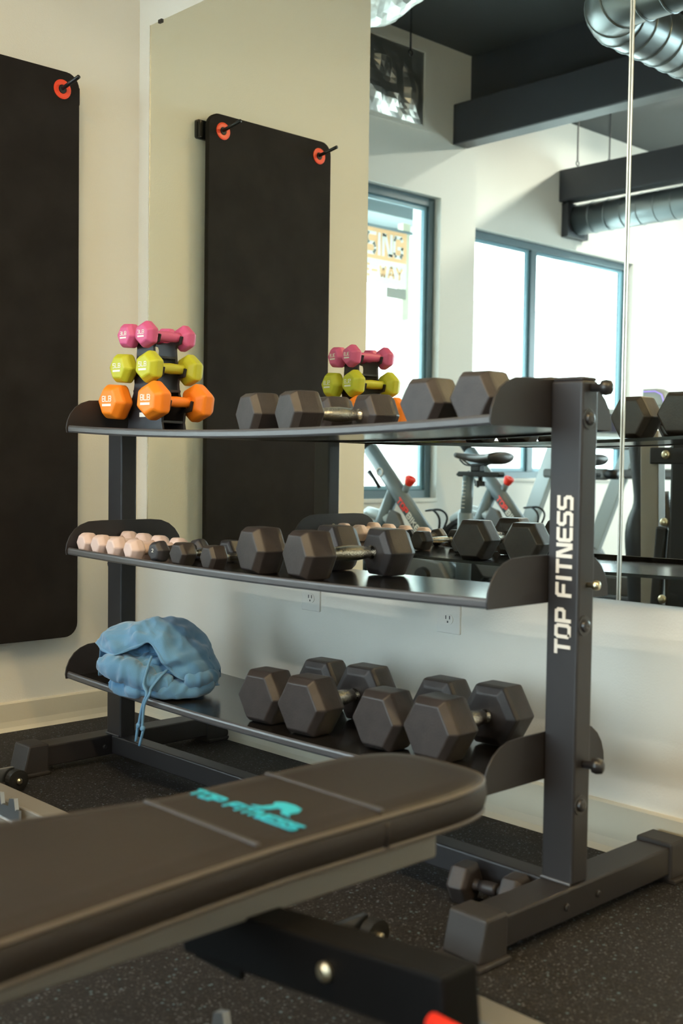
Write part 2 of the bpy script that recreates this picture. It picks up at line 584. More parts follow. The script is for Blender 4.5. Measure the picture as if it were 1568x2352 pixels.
def window(name, x, h, mulls):
    y0, y1, z0, z1 = h
    fx0, fx1 = x - 0.12, x - 0.05
    root = bpy.data.objects.new(name, None)
    COL.objects.link(root)
    root.location = (x, (y0 + y1) / 2, z0)
    MW[root.name] = Matrix.Translation(Vector(root.location))
    root['kind'] = 'structure'
    t = 0.055
    for a, b, c, d in ((y0, y0 + t, z0, z1), (y1 - t, y1, z0, z1), (y0 + t, y1 - t, z1 - t, z1), (y0 + t, y1 - t, z0, z0 + t)):
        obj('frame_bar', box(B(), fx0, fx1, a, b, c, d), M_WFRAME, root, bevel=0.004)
    edges = [y0 + t] + [v for mv in mulls for v in (mv - 0.035, mv + 0.035)] + [y1 - t]
    for mv in mulls:
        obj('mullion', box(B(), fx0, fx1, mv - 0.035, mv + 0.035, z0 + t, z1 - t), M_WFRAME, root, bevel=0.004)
    for k in range(0, len(edges), 2):
        a, b = edges[k], edges[k + 1]
        p = obj('pane', box(B(), fx0 + 0.028, fx0 + 0.034, a, b, z0 + t, z1 - t), M_GLASS, root)
        bm = B()
        s = 0.026
        for q in ((a, a + s, z0 + t, z1 - t), (b - s, b, z0 + t, z1 - t), (a + s, b - s, z1 - t - s, z1 - t), (a + s, b - s, z0 + t, z0 + t + s)):
            box(bm, fx0 + 0.034, fx0 + 0.052, *q)
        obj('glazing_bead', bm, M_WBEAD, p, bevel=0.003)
    obj('window_sill', box(B(), x - 0.05, x + 0.012, y0, y1, z0 - 0.02, z0 + 0.004), M_WALL2, root, bevel=0.003)
    return root


W3 = (-4.6, 1.4, 0.45, 2.75)      # unseen front window, added for cool frontal daylight: x0, x1, z0, z1
bm = B()
box(bm, X2 - 0.4, W3[0], YF - 0.2, YF, 0, ZC)
box(bm, W3[1], XR + 0.2, YF - 0.2, YF, 0, ZC)
box(bm, W3[0], W3[1], YF - 0.2, YF, 0, W3[2])
box(bm, W3[0], W3[1], YF - 0.2, YF, W3[3], ZC)
struct('wall_front', bm, M_WALL2)
root = bpy.data.objects.new('added_window', None)
COL.objects.link(root)
root.location = ((W3[0] + W3[1]) / 2, YF, W3[2])
MW[root.name] = Matrix.Translation(Vector(root.location))
root['kind'] = 'structure'
cols = [W3[0] + (W3[1] - W3[0]) * k / 4 for k in range(5)]
for k, x in enumerate(cols):
    xa = min(max(x - 0.03, W3[0]), W3[1] - 0.06)
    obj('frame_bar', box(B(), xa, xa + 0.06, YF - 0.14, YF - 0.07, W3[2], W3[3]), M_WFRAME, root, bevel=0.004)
for z in (W3[2], W3[3] - 0.06):
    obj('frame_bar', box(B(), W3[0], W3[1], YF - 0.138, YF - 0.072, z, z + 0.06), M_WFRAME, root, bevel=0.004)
for k in range(4):
    obj('pane', box(B(), cols[k] + 0.03, cols[k + 1] - 0.03, YF - 0.11, YF - 0.104, W3[2] + 0.06, W3[3] - 0.06), M_GLASS, root)
window('window_1', X1, W1, [])
window('window_2', X2, W2, [-2.745])

# ------------------------------------------------------------------ ceiling beams, ducts
tag(obj('ceiling_beam', box(B(), X1, XR, -1.42, -1.28, 2.882, 3.138), M_BEAM, bevel=0.008), 'dark grey steel box beam whose end meets the foil panel wall', 'beam', 'ceiling beams')
tag(obj('ceiling_beam', box(B(), X2, XR, -3.11, -2.97, 2.862, 3.10), M_BEAM, bevel=0.008), 'dark grey box beam above the double window, over a round duct', 'beam', 'ceiling beams')
tag(obj('ceiling_girder', box(B(), X2, XR, -1.76, -1.45, 3.12, ZC), M_BEAM, bevel=0.006), 'deep black girder under the ceiling, behind the nearer beam', 'beam')


def duct(name, label, pts, r, rib=0.14, group=None):
    t = thing(name, label, 'duct', pts[0], 0, group)
    obj('duct_pipe', tube(B(), pts, r, 28), M_GALV, t, smooth=True)
    acc, last = 0.0, Vector(pts[0])
    for i in range(1, len(pts)):
        p = Vector(pts[i])
        seg = p - last
        L = seg.length
        while acc + L >= rib:
            k = rib - acc
            last = last + seg.normalized() * k
            seg = p - last
            L = seg.length
            acc = 0.0
            d = seg.normalized() if L > 1e-5 else (Vector(pts[i]) - Vector(pts[i - 1])).normalized()
            obj('seam_ring', torus(B(), last, d, r, 0.005, 28, 6), M_GALV, t, smooth=True)
        acc += L
        last = p
    return t


DY, DZ = 0.28, 2.742
el = [(-2.0, DY, DZ), (-2.60, DY, DZ)]
for k in range(1, 7):
    a = math.radians(90 * k / 6)
    el.append((-2.60 - 0.20 * math.sin(a), DY - 0.20 * (1 - math.cos(a)), DZ))
el += [(-2.80, -2.6, DZ)]
el = [(-1.9, DY, DZ)] + el
duct('spiral_duct', 'grey spiral air duct with an elbow under the ceiling', el, 0.12, 0.11)
duct('spiral_duct', 'slim spiral duct running below the far ceiling beam', [(-5.26, -3.15, 2.742), (-4.6, -3.15, 2.742), (1.0, -3.15, 2.742)], 0.115)
t = tag(obj('duct_collar', box(B(), X2, X2 + 0.06, -3.29, -3.01, 2.60, 2.857), M_BEAM, bevel=0.006), 'dark square wall collar at the end of the slim duct', 'collar')

# foil wrapped duct
bm = B()
rs = []
N = 40
for i in range(70):
    x = -4.92 + 2.85 * i / 69
    ring = []
    for k in range(N):
        a = 2 * math.pi * k / N
        q = Vector((x * 3.0, math.cos(a) * 1.6, math.sin(a) * 1.6))
        r = 0.20 + 0.035 * noise.noise(q) + 0.018 * noise.noise(q * 3.1) + 0.02 * math.sin(x * 9)
        ring.append((x, 0.345 + r * math.cos(a), 3.205 + r * math.sin(a)))
    rs.append(ring)
rings(bm, rs)
tag(obj('foil_duct', bm, M_FOILD, smooth=False), 'crinkled silver foil insulated duct just below the ceiling', 'duct')

# foil stuffed panel in the wall
t = thing('foil_insulation', 'crumpled foil sheet in a framed wall opening above the window', 'insulation', (X1, -0.75, 2.92))
bm = B()
ny, nz = 20, 14
y0, y1, z0, z1 = -0.99, -0.2, 2.935, 3.385
V = []
for j in range(nz + 1):
    row = []
    for i in range(ny + 1):
        y = y0 + (y1 - y0) * i / ny
        z = z0 + (z1 - z0) * j / nz
        q = Vector((y * 5, z * 4, 1.3))
        d = 0.070 * abs(noise.noise(q)) + 0.045 * noise.noise(q * 2.0)
        edge = min(i, ny - i, j, nz - j) / 4
        row.append(bm.verts.new((X1 + 0.012 + max(0, d + 0.022) * min(1, edge) + 0.002, y, z)))
    V.append(row)
for j in range(nz):
    for i in range(ny):
        bm.faces.new((V[j][i], V[j][i + 1], V[j + 1][i + 1], V[j + 1][i]))
obj('foil_sheet', bm, M_FOIL, t)
for a, b, c, d in ((-1.05, -0.14, 3.385, 3.425), (-1.05, -0.14, 2.915, 2.935), (-1.05, -0.99, 2.935, 3.385), (-0.2, -0.14, 2.935, 3.385)):
    obj('frame_bar', box(B(), X1, X1 + 0.02, a, b, c, d), M_WALL2, t)


def rod(label, x, y, z, L=None):
    t = thing('hanger_rod', label, 'rod', (x, y, z), 0, 'rods hanging from the ceiling')
    obj('wire', tube(B(), [(x, y, ZC), (x, y, z + 0.03)], 0.006, 6), M_BEAM, t)
    obj('hook', torus(B(), (x, y, z + 0.012), (1, 0, 0), 0.016, 0.004, 12, 5), M_BEAM, t)


rod('thin rod with a hook hanging in front of the foil panel', -4.64, -0.57, 3.20)
rod('thin rod with a wire hook hanging free between the two beams', -4.69, -2.30, 2.90)
rod('thicker rod reaching down to the far beam from the ceiling', -4.93, -3.04, 3.10)

# ------------------------------------------------------------------ unseen ceiling lamps, added to match the warm and neutral light
for x, y, z, m, lab in ((-1.1, 0.25, 2.85, M_LAMP, 'added unseen warm ceiling lamp in front of the mirror wall'), (0.9, 0.75, 2.85, M_LAMP, 'added unseen warm ceiling lamp right of the dumbbell rack'),
                        (-2.3, -2.25, 3.36, M_LAMPN, 'added unseen neutral ceiling lamp nearest the exercise bikes'), (-3.82, -3.46, 3.38, M_LAMPB, 'added unseen neutral ceiling lamp close to the double window'), (1.3, -3.9, 3.36, M_LAMPN, 'added unseen neutral ceiling lamp in the middle of the gym')):
    t = thing('added_lamp', lab, 'lamp', (x, y, z), 0, 'added ceiling lamps')
    obj('housing', box(B(), x - 0.62, x + 0.62, y - 0.05, y + 0.05, z, z + 0.07), M_LAMPH, t, bevel=0.004)
    obj('diffuser', box(B(), x - 0.60, x + 0.60, y - 0.04, y + 0.04, z - 0.015, z), m, t)
    for s in (-0.5, 0.5):
        obj('cable', tube(B(), [(x + s, y, z + 0.07), (x + s, y, ZC)], 0.003, 6), M_LAMPH, t)

# ------------------------------------------------------------------ outside
struct('ground_outside', box(B(), -16, 8, -18, 8, -0.30, -0.15), M_CONC)
t = thing('canopy', 'blue grey outdoor canopy roof with white fascia outside the window', 'canopy', (-6.2, -1.5, 2.75))
obj('canopy_roof', box(B(), -7.4, X2 - 0.2, -3.32, 4.0, 2.98, 3.06), M_CANOPY, t)
obj('canopy_fascia', box(B(), -7.5, -7.4, -3.35, 4.0, 2.90, 3.10), M_FASCIA, t)
obj('canopy_fascia', box(B(), -7.4, X2 - 0.2, -3.35, -3.32, 2.90, 3.10), M_FASCIA, t)
obj('canopy_beam', box(B(), -6.75, -6.6, -3.32, 4.0, 2.86, 2.98), M_CANOPY, t)
obj('canopy_post', box(B(), -6.42, -6.36, -2.42, -2.34, -0.15, 2.75), M_COLUMN, t)
t = thing('leasing_banner', 'orange and white leasing banner hanging outside the tall window', 'banner', (-6.3, -1.6, 2.2))
obj('banner_cloth', box(B(), -6.305, -6.297, -2.315, -0.9, 2.413, 2.655), M_SIGNO, t)
obj('banner_cloth', box(B(), -6.305, -6.297, -2.315, -0.9, 2.222, 2.413), M_SIGNW, t)
obj('banner_print', lettering(B(), 'LEASING', (-6.292, -1.506, 2.455), (0, -1, 0), (0, 0, 1), 0.15, 0.088, 0.034, 0.024, 0.022), M_SIGNW, t)
obj('banner_print', lettering(B(), 'KEENE-WAY', (-6.292, -1.47, 2.285), (0, -1, 0), (0, 0, 1), 0.08, 0.060, 0.032, 0.015, 0.022), M_SIGNO, t)
obj('notice_plate', box(B(), -6.306, -6.296, -2.315, -2.10, 2.135, 2.215), M_GREY, t)
obj('banner_rail', tube(B(), [(-6.3, -2.4, 2.66), (-6.3, -0.8, 2.66)], 0.012, 8), M_CANOPY, t)
t = thing('neighbour_building', 'pale building with dark overhang across the lot outside', 'building', (-13, -4, -0.15))
obj('building_wall', box(B(), -14.0, -13.0, -13, 2, -0.15, 3.4), M_SIGNW, t)
obj('overhang', box(B(), -13.0, -12.2, -13, 2, 3.3, 3.5), M_FASCIA, t)

# ================================================================== MIRROR
ZM0, ZM1 = 0.557, 2.267
for x0, x1, lab in ((-3.222, -1.4015, 'wall mirror panel left of the seam, reflecting the hanging mat'), (-1.3985, 0.6, 'wall mirror panel right of the vertical seam')):
    t = thing('wall_mirror', lab, 'mirror', ((x0 + x1) / 2, YW, ZM0), 0, 'wall mirror panels')
    bm = B()
    box(bm, x0, x1, YW - 0.006, YW - 0.001, ZM0, ZM1)
    bm.normal_update()
    for f in bm.faces:
        f.material_index = 0 if f.normal.y < -0.5 or f.calc_center_median().y < YW - 0.0059 else 1
    obj('mirror_sheet', bm, [M_MIRROR, M_GLASSEDGE], t)
    bm = B()
    box(bm, x0, x0 + 0.0035, YW - 0.0072, YW - 0.006, ZM0, ZM1)
    obj('bevel_edge', bm, M_BEVEL, t)
    bm = B()
    box(bm, x1 - 0.0035, x1, YW - 0.0072, YW - 0.006, ZM0, ZM1)
    obj('bevel_edge', bm, M_BEVEL, t)
tag(obj('mirror_clip', box(B(), -3.170, -3.150, YW - 0.011, YW - 0.001, ZM1 - 0.008, ZM1 + 0.004), M_BOLT, bevel=0.002), 'small dark clip holding the top edge of the mirror', 'clip')

# ------------------------------------------------------------------ outlets
for x0, z0, lab in ((-2.442, 0.430, 'white wall outlet left of the other, behind the rack'), (-1.928, 0.426, 'white wall outlet nearer the right upright of the rack')):
    t = thing('wall_outlet', lab, 'outlet', (x0 + 0.037, YW, z0), 0, 'outlets under the mirror')
    obj('cover_plate', box(B(), x0, x0 + 0.075, YW - 0.006, YW, z0, z0 + 0.118), M_OUTLET, t, bevel=0.002)
    for dz in (0.036, 0.080):
        s = obj('socket', prism(B(), [(x0 + 0.0375 + 0.017 * math.cos(a * math.pi / 8), z0 + dz + 0.014 * math.sin(a * math.pi / 8)) for a in range(16)], 1, YW - 0.008, YW - 0.005), M_OUTLET, t)
        bm = B()
        box(bm, x0 + 0.030, x0 + 0.0325, YW - 0.0086, YW - 0.0078, z0 + dz, z0 + dz + 0.009)
        box(bm, x0 + 0.0425, x0 + 0.045, YW - 0.0086, YW - 0.0078, z0 + dz, z0 + dz + 0.009)
        box(bm, x0 + 0.0355, x0 + 0.0395, YW - 0.0086, YW - 0.0078, z0 + dz - 0.009, z0 + dz - 0.004)
        obj('slots', bm, M_SLOT, s)

# ================================================================== MAT ON THE LEFT WALL
XM = -3.232
YM0, YM1 = 1.345, 1.918
t = thing('exercise_mat', 'dark brown foam exercise mat hanging on the left wall', 'mat', (XM, (YM0 + YM1) / 2, 0.29))
GZ = 1.993
holes = [(1.857, GZ), (1.406, GZ)]
obj('mat_sheet', prism(B(), rrect(YM0, YM1, 0.283, 2.050, 0.045), 0, XM - 0.024, XM - 0.002), M_MAT, t, bevel=0.003)
for hy, hz in holes:
    g = obj('grommet', lathe(B(), [(-0.002, 0.030), (0.001, 0.0295), (0.002, 0.024), (0.0015, 0.014), (-0.002, 0.0135)], (XM - 0.001, hy, hz), (1, 0, 0), 24), M_ORING, t, smooth=False)
    obj('grommet_hole', lathe(B(), [(-0.001, 0.0125), (0.003, 0.0125)], (XM - 0.001, hy, hz), (1, 0, 0), 20), M_SLOT, g)
t = thing('mat_hanger', 'black wall hanger with two pegs carrying the exercise mat', 'hanger', (XL, 1.63, GZ))
obj('hanger_plate', prism(B(), rrect(1.34, 1.938, GZ - 0.03, GZ + 0.035, 0.008), 0, XL, XL + 0.012), M_PEG, t)
obj('hanger_plate', prism(B(), rrect(1.923, 1.935, GZ - 0.028, GZ + 0.028, 0.004), 0, XL + 0.012, XM - 0.03), M_PEG, t)
for hy, hz in holes:
    obj('peg', tube(B(), [(XL + 0.012, hy, hz - 0.004), (XM, hy, hz + 0.002), (XM + 0.095, hy, hz + 0.016)], 0.0062, 12), M_PEG, t, smooth=True)

# ================================================================== RACK
RXL0, RXL1 = -2.80, -2.73
RXR0, RXR1 = -1.287, -1.217
UY0, UY1 = 1.755, 1.805
SY0, SY1 = 1.585, 1.955
SX0, SX1 = RXL1, RXR0
rack = thing('dumbbell_rack', 'black three tier dumbbell rack with white lettering on its upright', 'rack', (-1.996, 1.78, 0))


def sag(x, s):
    u = (x - (SX0 + SX1) / 2) / ((SX1 - SX0) / 2)
    return -s * (1 - u * u)


for x0, x1 in ((RXL0, RXL1), (RXR0, RXR1)):
    u = obj('upright', box(B(), x0, x1, UY0, UY1, 0.075 if x0 > -2 else 0.02, 1.005), M_STEEL, rack, bevel=0.005, seg=3)
    obj('upright_cap', box(B(), x0 + 0.002, x1 - 0.002, UY0 + 0.002, UY1 - 0.002, 1.004, 1.012), M_FOOT, u, bevel=0.004)
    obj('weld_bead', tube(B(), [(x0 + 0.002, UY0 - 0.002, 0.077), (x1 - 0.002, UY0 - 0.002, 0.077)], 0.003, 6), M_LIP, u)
    if x0 > -2:
        # reads upward along the front face, one piece for each letter
        zz = 0.505
        for ch in 'TOP FITNESS':
            if ch == ' ':
                zz += 0.0090 + 0.0088
                continue
            obj('letter', lettering(B(), ch, (RXR0 + 0.052, UY0, zz), (0, 0, 1), (-1, 0, 0), 0.0290, 0.0205, 0.0088, 0.0068, 0.0010), M_WHITE, u)
            zz += 0.0205 * (0.25 if ch == 'I' else 1.0) + 0.0088
LEGX = ((-2.84, -2.77), (-1.285, -1.211))
for k, (x0, x1) in enumerate(LEGX):
    lg = obj('base_leg', box(B(), x0, x1, 1.52, 2.13, 0.018, 0.075), M_STEEL, rack, bevel=0.004, seg=2)
    for ya, yb, s in ((1.555, 1.478, -1), (2.085, 2.168, 1)):
        bm = B()
        e = 0.005
        # sloped rubber cap
        pts = [(ya, 0.0), (yb + s * 0.0, 0.010), (yb - s * 0.018, 0.083), (ya, 0.083)]
        prism(bm, pts, 0, x0 - e, x1 + e)
        f = obj('foot_cap', bm, M_FOOT, lg, bevel=0.005, seg=2)
        obj('foot_flange', box(B(), x0 - 0.014, x1 + 0.014, min(ya, yb + s * 0.012), max(ya, yb + s * 0.012), 0.0, 0.010), M_FOOT, f, bevel=0.003)
    for yb_ in (1.73, 1.83):
        xf = x1
        obj('bolt', lathe(B(), [(0, 0.007), (0.003, 0.007), (0.005, 0.004)], (xf, yb_, 0.045), (1, 0, 0), 10), M_BOLT, lg)
cb = obj('base_crossbar', box(B(), RXL1 - 0.04, RXR0 + 0.01, 1.752, 1.802, 0.022, 0.074), M_STEEL, rack, bevel=0.004)

PLATE = [(1.582, 0.0), (1.580, 0.012), (1.583, 0.030), (1.592, 0.050), (1.607, 0.068), (1.626, 0.080), (1.650, 0.088), (1.69, 0.090), (1.85, 0.090), (1.885, 0.087), (1.912, 0.077), (1.932, 0.062), (1.947, 0.042), (1.955, 0.020), (1.957, 0.0)]
NS = 24
SHZ = (0.940, 0.614, 0.281)
SAG = (0.019, 0.010, 0.015)
for zt, sg in zip(SHZ, SAG):
    # tray: flat top with rolled down front and back lips, sagging a little under load
    prof = [(SY0 + 0.016, -0.014), (SY0 + 0.009, -0.0025), (SY0 + 0.0065, -0.0012), (SY0 + 0.004, -0.0014), (SY0 + 0.0015, -0.0035), (SY0, -0.0070), (SY0, -0.0160), (SY0 + 0.002, -0.0195), (SY0 + 0.005, -0.0205), (SY0 + 0.010, -0.0205), (SY0 + 0.016, -0.018), (SY1 - 0.014, -0.018), (SY1 - 0.010, -0.022), (SY1, -0.022), (SY1, -0.014)]
    bm = B()
    rs = []
    for i in range(NS + 1):
        x = SX0 + 0.004 + (SX1 - SX0 - 0.008) * i / NS
        rs.append([(x, y, zt + sag(x, sg) + dz) for y, dz in prof])
    rings(bm, rs)
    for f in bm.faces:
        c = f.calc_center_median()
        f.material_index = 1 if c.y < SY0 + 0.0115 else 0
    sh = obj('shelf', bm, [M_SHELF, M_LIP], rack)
    for xp, sd in ((SX0, 1), (SX1 - 0.004, -1)):
        bm = B()
        prism(bm, [(y, zt - 0.021 + z) for y, z in PLATE], 0, xp, xp + 0.004)
        pl = obj('end_plate', bm, M_STEEL, sh, bevel=0.001)
        for yb_, zb in ((1.785, 0.052), (1.83, 0.03)):
            xx = xp + (0.004 if sd > 0 else 0.0)
            obj('bolt', lathe(B(), [(0, 0.006), (0.003, 0.006), (0.005, 0.003)], (xx, yb_, zt - 0.021 + zb), (sd, 0, 0), 10), M_BRASS if (sd > 0 and zt > 0.4 and zt < 0.8) else M_BOLT, sh)
    # round knob and bolt on the outside of both uprights
    for xo, sd in ((RXR1, 1), (RXL0, -1)):
        obj('washer', lathe(B(), [(0, 0.019), (0.002, 0.019), (0.0025, 0.012), (0.007, 0.011), (0.009, 0.006)], (xo, 1.775, zt - 0.058 if zt < 0.9 else zt - 0.005), (sd, 0, 0), 18), M_BOLT, rack, smooth=False)
        kz = zt + 0.017 if zt < 0.9 else 0.992
        kp = 0.62 if abs(zt - 0.614) < 0.01 else 1.0
        obj('bolt_knob', lathe(B(), [(t_ * kp, r_ * kp) for t_, r_ in [(0, 0.007), (0.016, 0.0075), (0.018, 0.013), (0.026, 0.015), (0.036, 0.013), (0.040, 0.006)]], (xo, 1.782, kz), (sd, 0.35, 0), 16), M_BRASS if abs(zt - 0.614) < 0.01 else M_BOLT, rack, smooth=True)

# ================================================================== DUMBBELLS


def hex_ring(y, h, s, zc, round_=False):
    R = h / 2 / math.cos(math.pi / 6) * s
    return [(R * math.cos(math.radians(60 * k)), y, zc + R * math.sin(math.radians(60 * k))) for k in range(6)]


def hex_dumbbell(label, front, zt, rot, h, L, grip, group, m=M_HEX, name='hex_dumbbell', face=0.80):
    """front: (x, y) of the front face's bottom middle; axis runs towards the wall, turned rot degrees to the left"""
    a = math.radians(rot)
    tot = 2 * L + grip
    d = Vector((-math.sin(a), math.cos(a), 0))
    c = Vector((front[0], front[1], zt)) + d * (tot / 2)
    t = thing(name, label, 'dumbbell', c, a, group)
    zc = h / 2 + 0.0005
    for s in (-1, 1):
        o0, o1 = s * tot / 2, s * grip / 2
        cf = min(0.016, L * 0.2)
        prof = [(o0, face), (o0 - s * cf, 0.985), (o0 - s * cf * 1.5, 1.0), (o1 + s * cf * 1.3, 1.0), (o1 + s * cf * 0.6, 0.97), (o1, 0.72)]
        obj('head', rings(B(), [hex_ring(y, h, k, zc) for y, k in prof]), m, t, world=False, bevel=0.0025, seg=2, angle=25)
    g = grip / 2
    r = min(0.0165, h * 0.16)
    prof = [(-g - 0.004, r * 0.95), (-g + 0.006, r * 1.0), (-g + 0.008, r * 0.80), (-g + 0.016, r * 0.80), (-g * 0.62, r * 0.9), (-g * 0.3, r * 1.06), (0, r * 1.1), (g * 0.3, r * 1.06), (g * 0.62, r * 0.9), (g - 0.016, r * 0.80), (g - 0.008, r * 0.80), (g - 0.006, r), (g + 0.004, r * 0.95)]
    obj('handle', lathe(B(), prof, (0, 0, zc), (0, 1, 0), 18), M_CHROME, t, smooth=True, world=False)
    return t


def shelf_z(k, x):
    return SHZ[k] + sag(x, SAG[k]) - 0.0135


def dbs(k, x, y, rot, h, L, grip, label, group, **kw):
    a = math.radians(rot)
    tot = 2 * L + grip
    xs = [x, x - math.sin(a) * tot]
    z = max(shelf_z(k, q + e) for q in xs for e in (-h * 0.29, h * 0.29))
    return hex_dumbbell(label, (x, y), z, rot, h, L, grip, group, **kw)


GB, GM, GT = 'hex dumbbells on the bottom shelf', 'hex dumbbells on the middle shelf', 'hex dumbbells on the top shelf'
dbs(2, -2.012, 1.650, 5, 0.120, 0.085, 0.108, 'large black hex dumbbell beside the blue hoodie on the bottom shelf', GB)
dbs(2, -1.861, 1.643, 5, 0.126, 0.087, 0.108, 'second hex dumbbell from the hoodie on the bottom shelf, chrome grip showing', GB)
dbs(2, -1.655, 1.668, 2, 0.122, 0.087, 0.105, 'third hex dumbbell from the hoodie on the bottom shelf', GB)
dbs(2, -1.512, 1.674, 2, 0.126, 0.089, 0.105, 'largest hex dumbbell nearest the right upright on the bottom shelf', GB)
dbs(1, -2.062, 1.660, -9, 0.107, 0.082, 0.128, 'left of the two big hex dumbbells on the middle shelf', GM)
dbs(1, -1.894, 1.658, -10, 0.107, 0.084, 0.128, 'right of the two big hex dumbbells, chrome grip showing, middle shelf', GM)
dbs(0, -2.074, 1.661, -11, 0.098, 0.080, 0.118, 'hex dumbbell nearest the coloured dumbbell tree on the top shelf', GT)
dbs(0, -1.935, 1.661, -12, 0.098, 0.080, 0.118, 'second hex dumbbell from the tree on the top shelf, grip showing', GT)
dbs(0, -1.535, 1.658, 0, 0.100, 0.084, 0.118, 'third hex dumbbell from the tree on the top shelf', GT)
dbs(0, -1.402, 1.657, 1, 0.102, 0.086, 0.115, 'hex dumbbell touching the right end plate of the top shelf', GT)
# small ones on the middle shelf
dbs(1, -2.302, 1.634, 3, 0.056, 0.048, 0.105, 'small dark hex dumbbell beside the one numbered 2', 'small hex dumbbells', face=0.78)
dbs(1, -2.176, 1.630, -6, 0.058, 0.048, 0.105, 'small grey faced hex dumbbell with a chrome grip', 'small hex dumbbells', face=0.80)


def vinyl_dumbbell(label, c, rot, h, L, grip, m, group, text=None, name='vinyl_dumbbell', spin=0.0, r=0.0145, side_text=True):
    """c: centre of the bar axis at handle middle; one-piece dipped dumbbell with rounded hex ends"""
    a = math.radians(rot)
    t = thing(name, label, 'dumbbell', (c[0], c[1], c[2] - h / 2), a, group)
    zc = h / 2
    tot = 2 * L + grip

    for s in (-1, 1):
        o0, o1 = s * tot / 2, s * grip / 2
        prof = [(o0, 0.70), (o0 - s * L * 0.30, 0.99), (o0 - s * L * 0.38, 1.0), (o1 + s * L * 0.34, 1.0), (o1 + s * L * 0.22, 0.95), (o1, 0.50)]
        R = [[(math.cos(spin) * x - math.sin(spin) * (z - zc), y, zc + math.sin(spin) * x + math.cos(spin) * (z - zc)) for x, y, z in hex_ring(y, h, k, zc)] for y, k in prof]
        hd = obj('head', rings(B(), R), m, t, world=False, bevel=h * 0.07, seg=3, angle=18)
        if text:
            tw = h * 0.105
            n_ = len(text)
            bm = B()
            wd = n_ * tw + (n_ - 1) * tw * 0.35
            if s < 0:
                lettering(bm, text, (-wd / 2, o0, zc + h * 0.0), (1, 0, 0), (0, 0, 1), h * 0.15, tw, tw * 0.4, h * 0.026, 0.0008)
                if n_ > 1:
                    box(bm, -h * 0.20, h * 0.20, o0 - 0.0008, o0, zc - h * 0.14, zc - h * 0.07)
            else:
                lettering(bm, text, (wd / 2, o0, zc + h * 0.0), (-1, 0, 0), (0, 0, 1), h * 0.15, tw, tw * 0.4, h * 0.026, 0.0008)
                if n_ > 1:
                    box(bm, -h * 0.20, h * 0.20, o0, o0 + 0.0008, zc - h * 0.14, zc - h * 0.07)
            obj('weight_mark', bm, M_PRINT, hd, world=False)
    g = grip / 2
    obj('handle', lathe(B(), [(-g - 0.004, r * 1.15), (-g * 0.8, r * 0.95), (0, r * 1.08), (g * 0.8, r * 0.95), (g + 0.004, r * 1.15)], (0, 0, zc), (0, 1, 0), 20), m, t, world=False, smooth=True)
    return t


# dumbbell tree
SR = 6.0
sc = Vector((-2.606, 1.785, shelf_z(0, -2.606) + 0.0155))
t = thing('dumbbell_stand', 'small black plastic tree stand holding six coloured dumbbells', 'stand', sc, math.radians(SR))
TIER = ((0.068, 0.079, 0.046), (0.157, 0.053, 0.038), (0.243, 0.036, 0.0315))   # axis height, half spacing, head radius
prof_r = [(0.074, -0.0135), (0.068, 0.014), (0.072, 0.040), (0.095, 0.044), (0.102, 0.070), (0.096, 0.072), (0.091, 0.055), (0.073, 0.051), (0.066, 0.058), (0.063, 0.072), (0.056, 0.074),
          (0.048, 0.092), (0.044, 0.118), (0.046, 0.132), (0.068, 0.136), (0.074, 0.158), (0.068, 0.160), (0.064, 0.145), (0.049, 0.141), (0.041, 0.146), (0.038, 0.160),
          (0.036, 0.185), (0.034, 0.212), (0.037, 0.221), (0.052, 0.225), (0.058, 0.245), (0.052, 0.247), (0.048, 0.232), (0.032, 0.229), (0.021, 0.233), (0.0, 0.231)]
pts = prof_r + [(-x, z) for x, z in prof_r[-2::-1]]
for ys in (-0.042, 0.034):
    obj('side_panel', prism(B(), pts, 1, ys, ys + 0.008), M_STAND, t, world=False, bevel=0.0015)
for zb, hw in ((0.012, 0.066), (0.095, 0.055), (0.185, 0.036)):
    obj('cross_plate', box(B(), -hw, hw, -0.036, 0.036, zb, zb + 0.006), M_STAND, t, world=False)
obj('badge', box(B(), -0.020, 0.014, -0.0435, -0.0418, 0.028, 0.040), M_PRINT, t, world=False)
st_rot = Matrix.Rotation(math.radians(SR), 3, 'Z')
for (az_, hs, hr), m, (hL, hg), tx, colr in zip(TIER, (M_ORANGE, M_LIME, M_PINK), ((0.064, 0.086), (0.052, 0.086), (0.044, 0.086)), ('8LB', '5LB', '3LB'), ('orange', 'lime green', 'bright pink')):
    for s, side in ((-1, 'left'), (1, 'right')):
        p = sc + st_rot @ Vector((s * hs, 0, az_))
        vinyl_dumbbell('%s dumbbell on the %s side of the black tree stand' % (colr, side), p, SR, hr * 2, hL, hg, m, 'dumbbells on the tree stand', tx, spin=0.15 + s * 0.22, r=0.0135)

# blush and black dumbbells on the middle shelf
for k, x in enumerate((-2.699, -2.628, -2.553, -2.470)):
    lab = ('pale pink dumbbell against the left end plate of the middle shelf', 'second pale pink dumbbell from the left end plate', 'third pale pink dumbbell from the left end plate', 'pale pink dumbbell beside the black one numbered 2')[k]
    vinyl_dumbbell(lab, (x, 1.695, shelf_z(1, x) + 0.0268), 2 - k, 0.052, 0.046, 0.085, M_BLUSH, 'pale pink dumbbells', spin=0.0, r=0.0135)
vinyl_dumbbell('black vinyl dumbbell with a white 2 on its end', (-2.395, 1.712, shelf_z(1, -2.395) + 0.0275), 3, 0.052, 0.042, 0.085, M_BLACKV, None, '2', spin=0.2)

# dumbbell on the floor
fd = hex_dumbbell('small black dumbbell lying on the floor against the rack crossbar', (-1.452, 1.700), 0.0, -80, 0.074, 0.044, 0.066, None, m=M_HEX, name='floor_dumbbell')
for ch in fd.children:
    if ch.name.startswith('handle'):
        ch.data.materials[0] = M_HEX

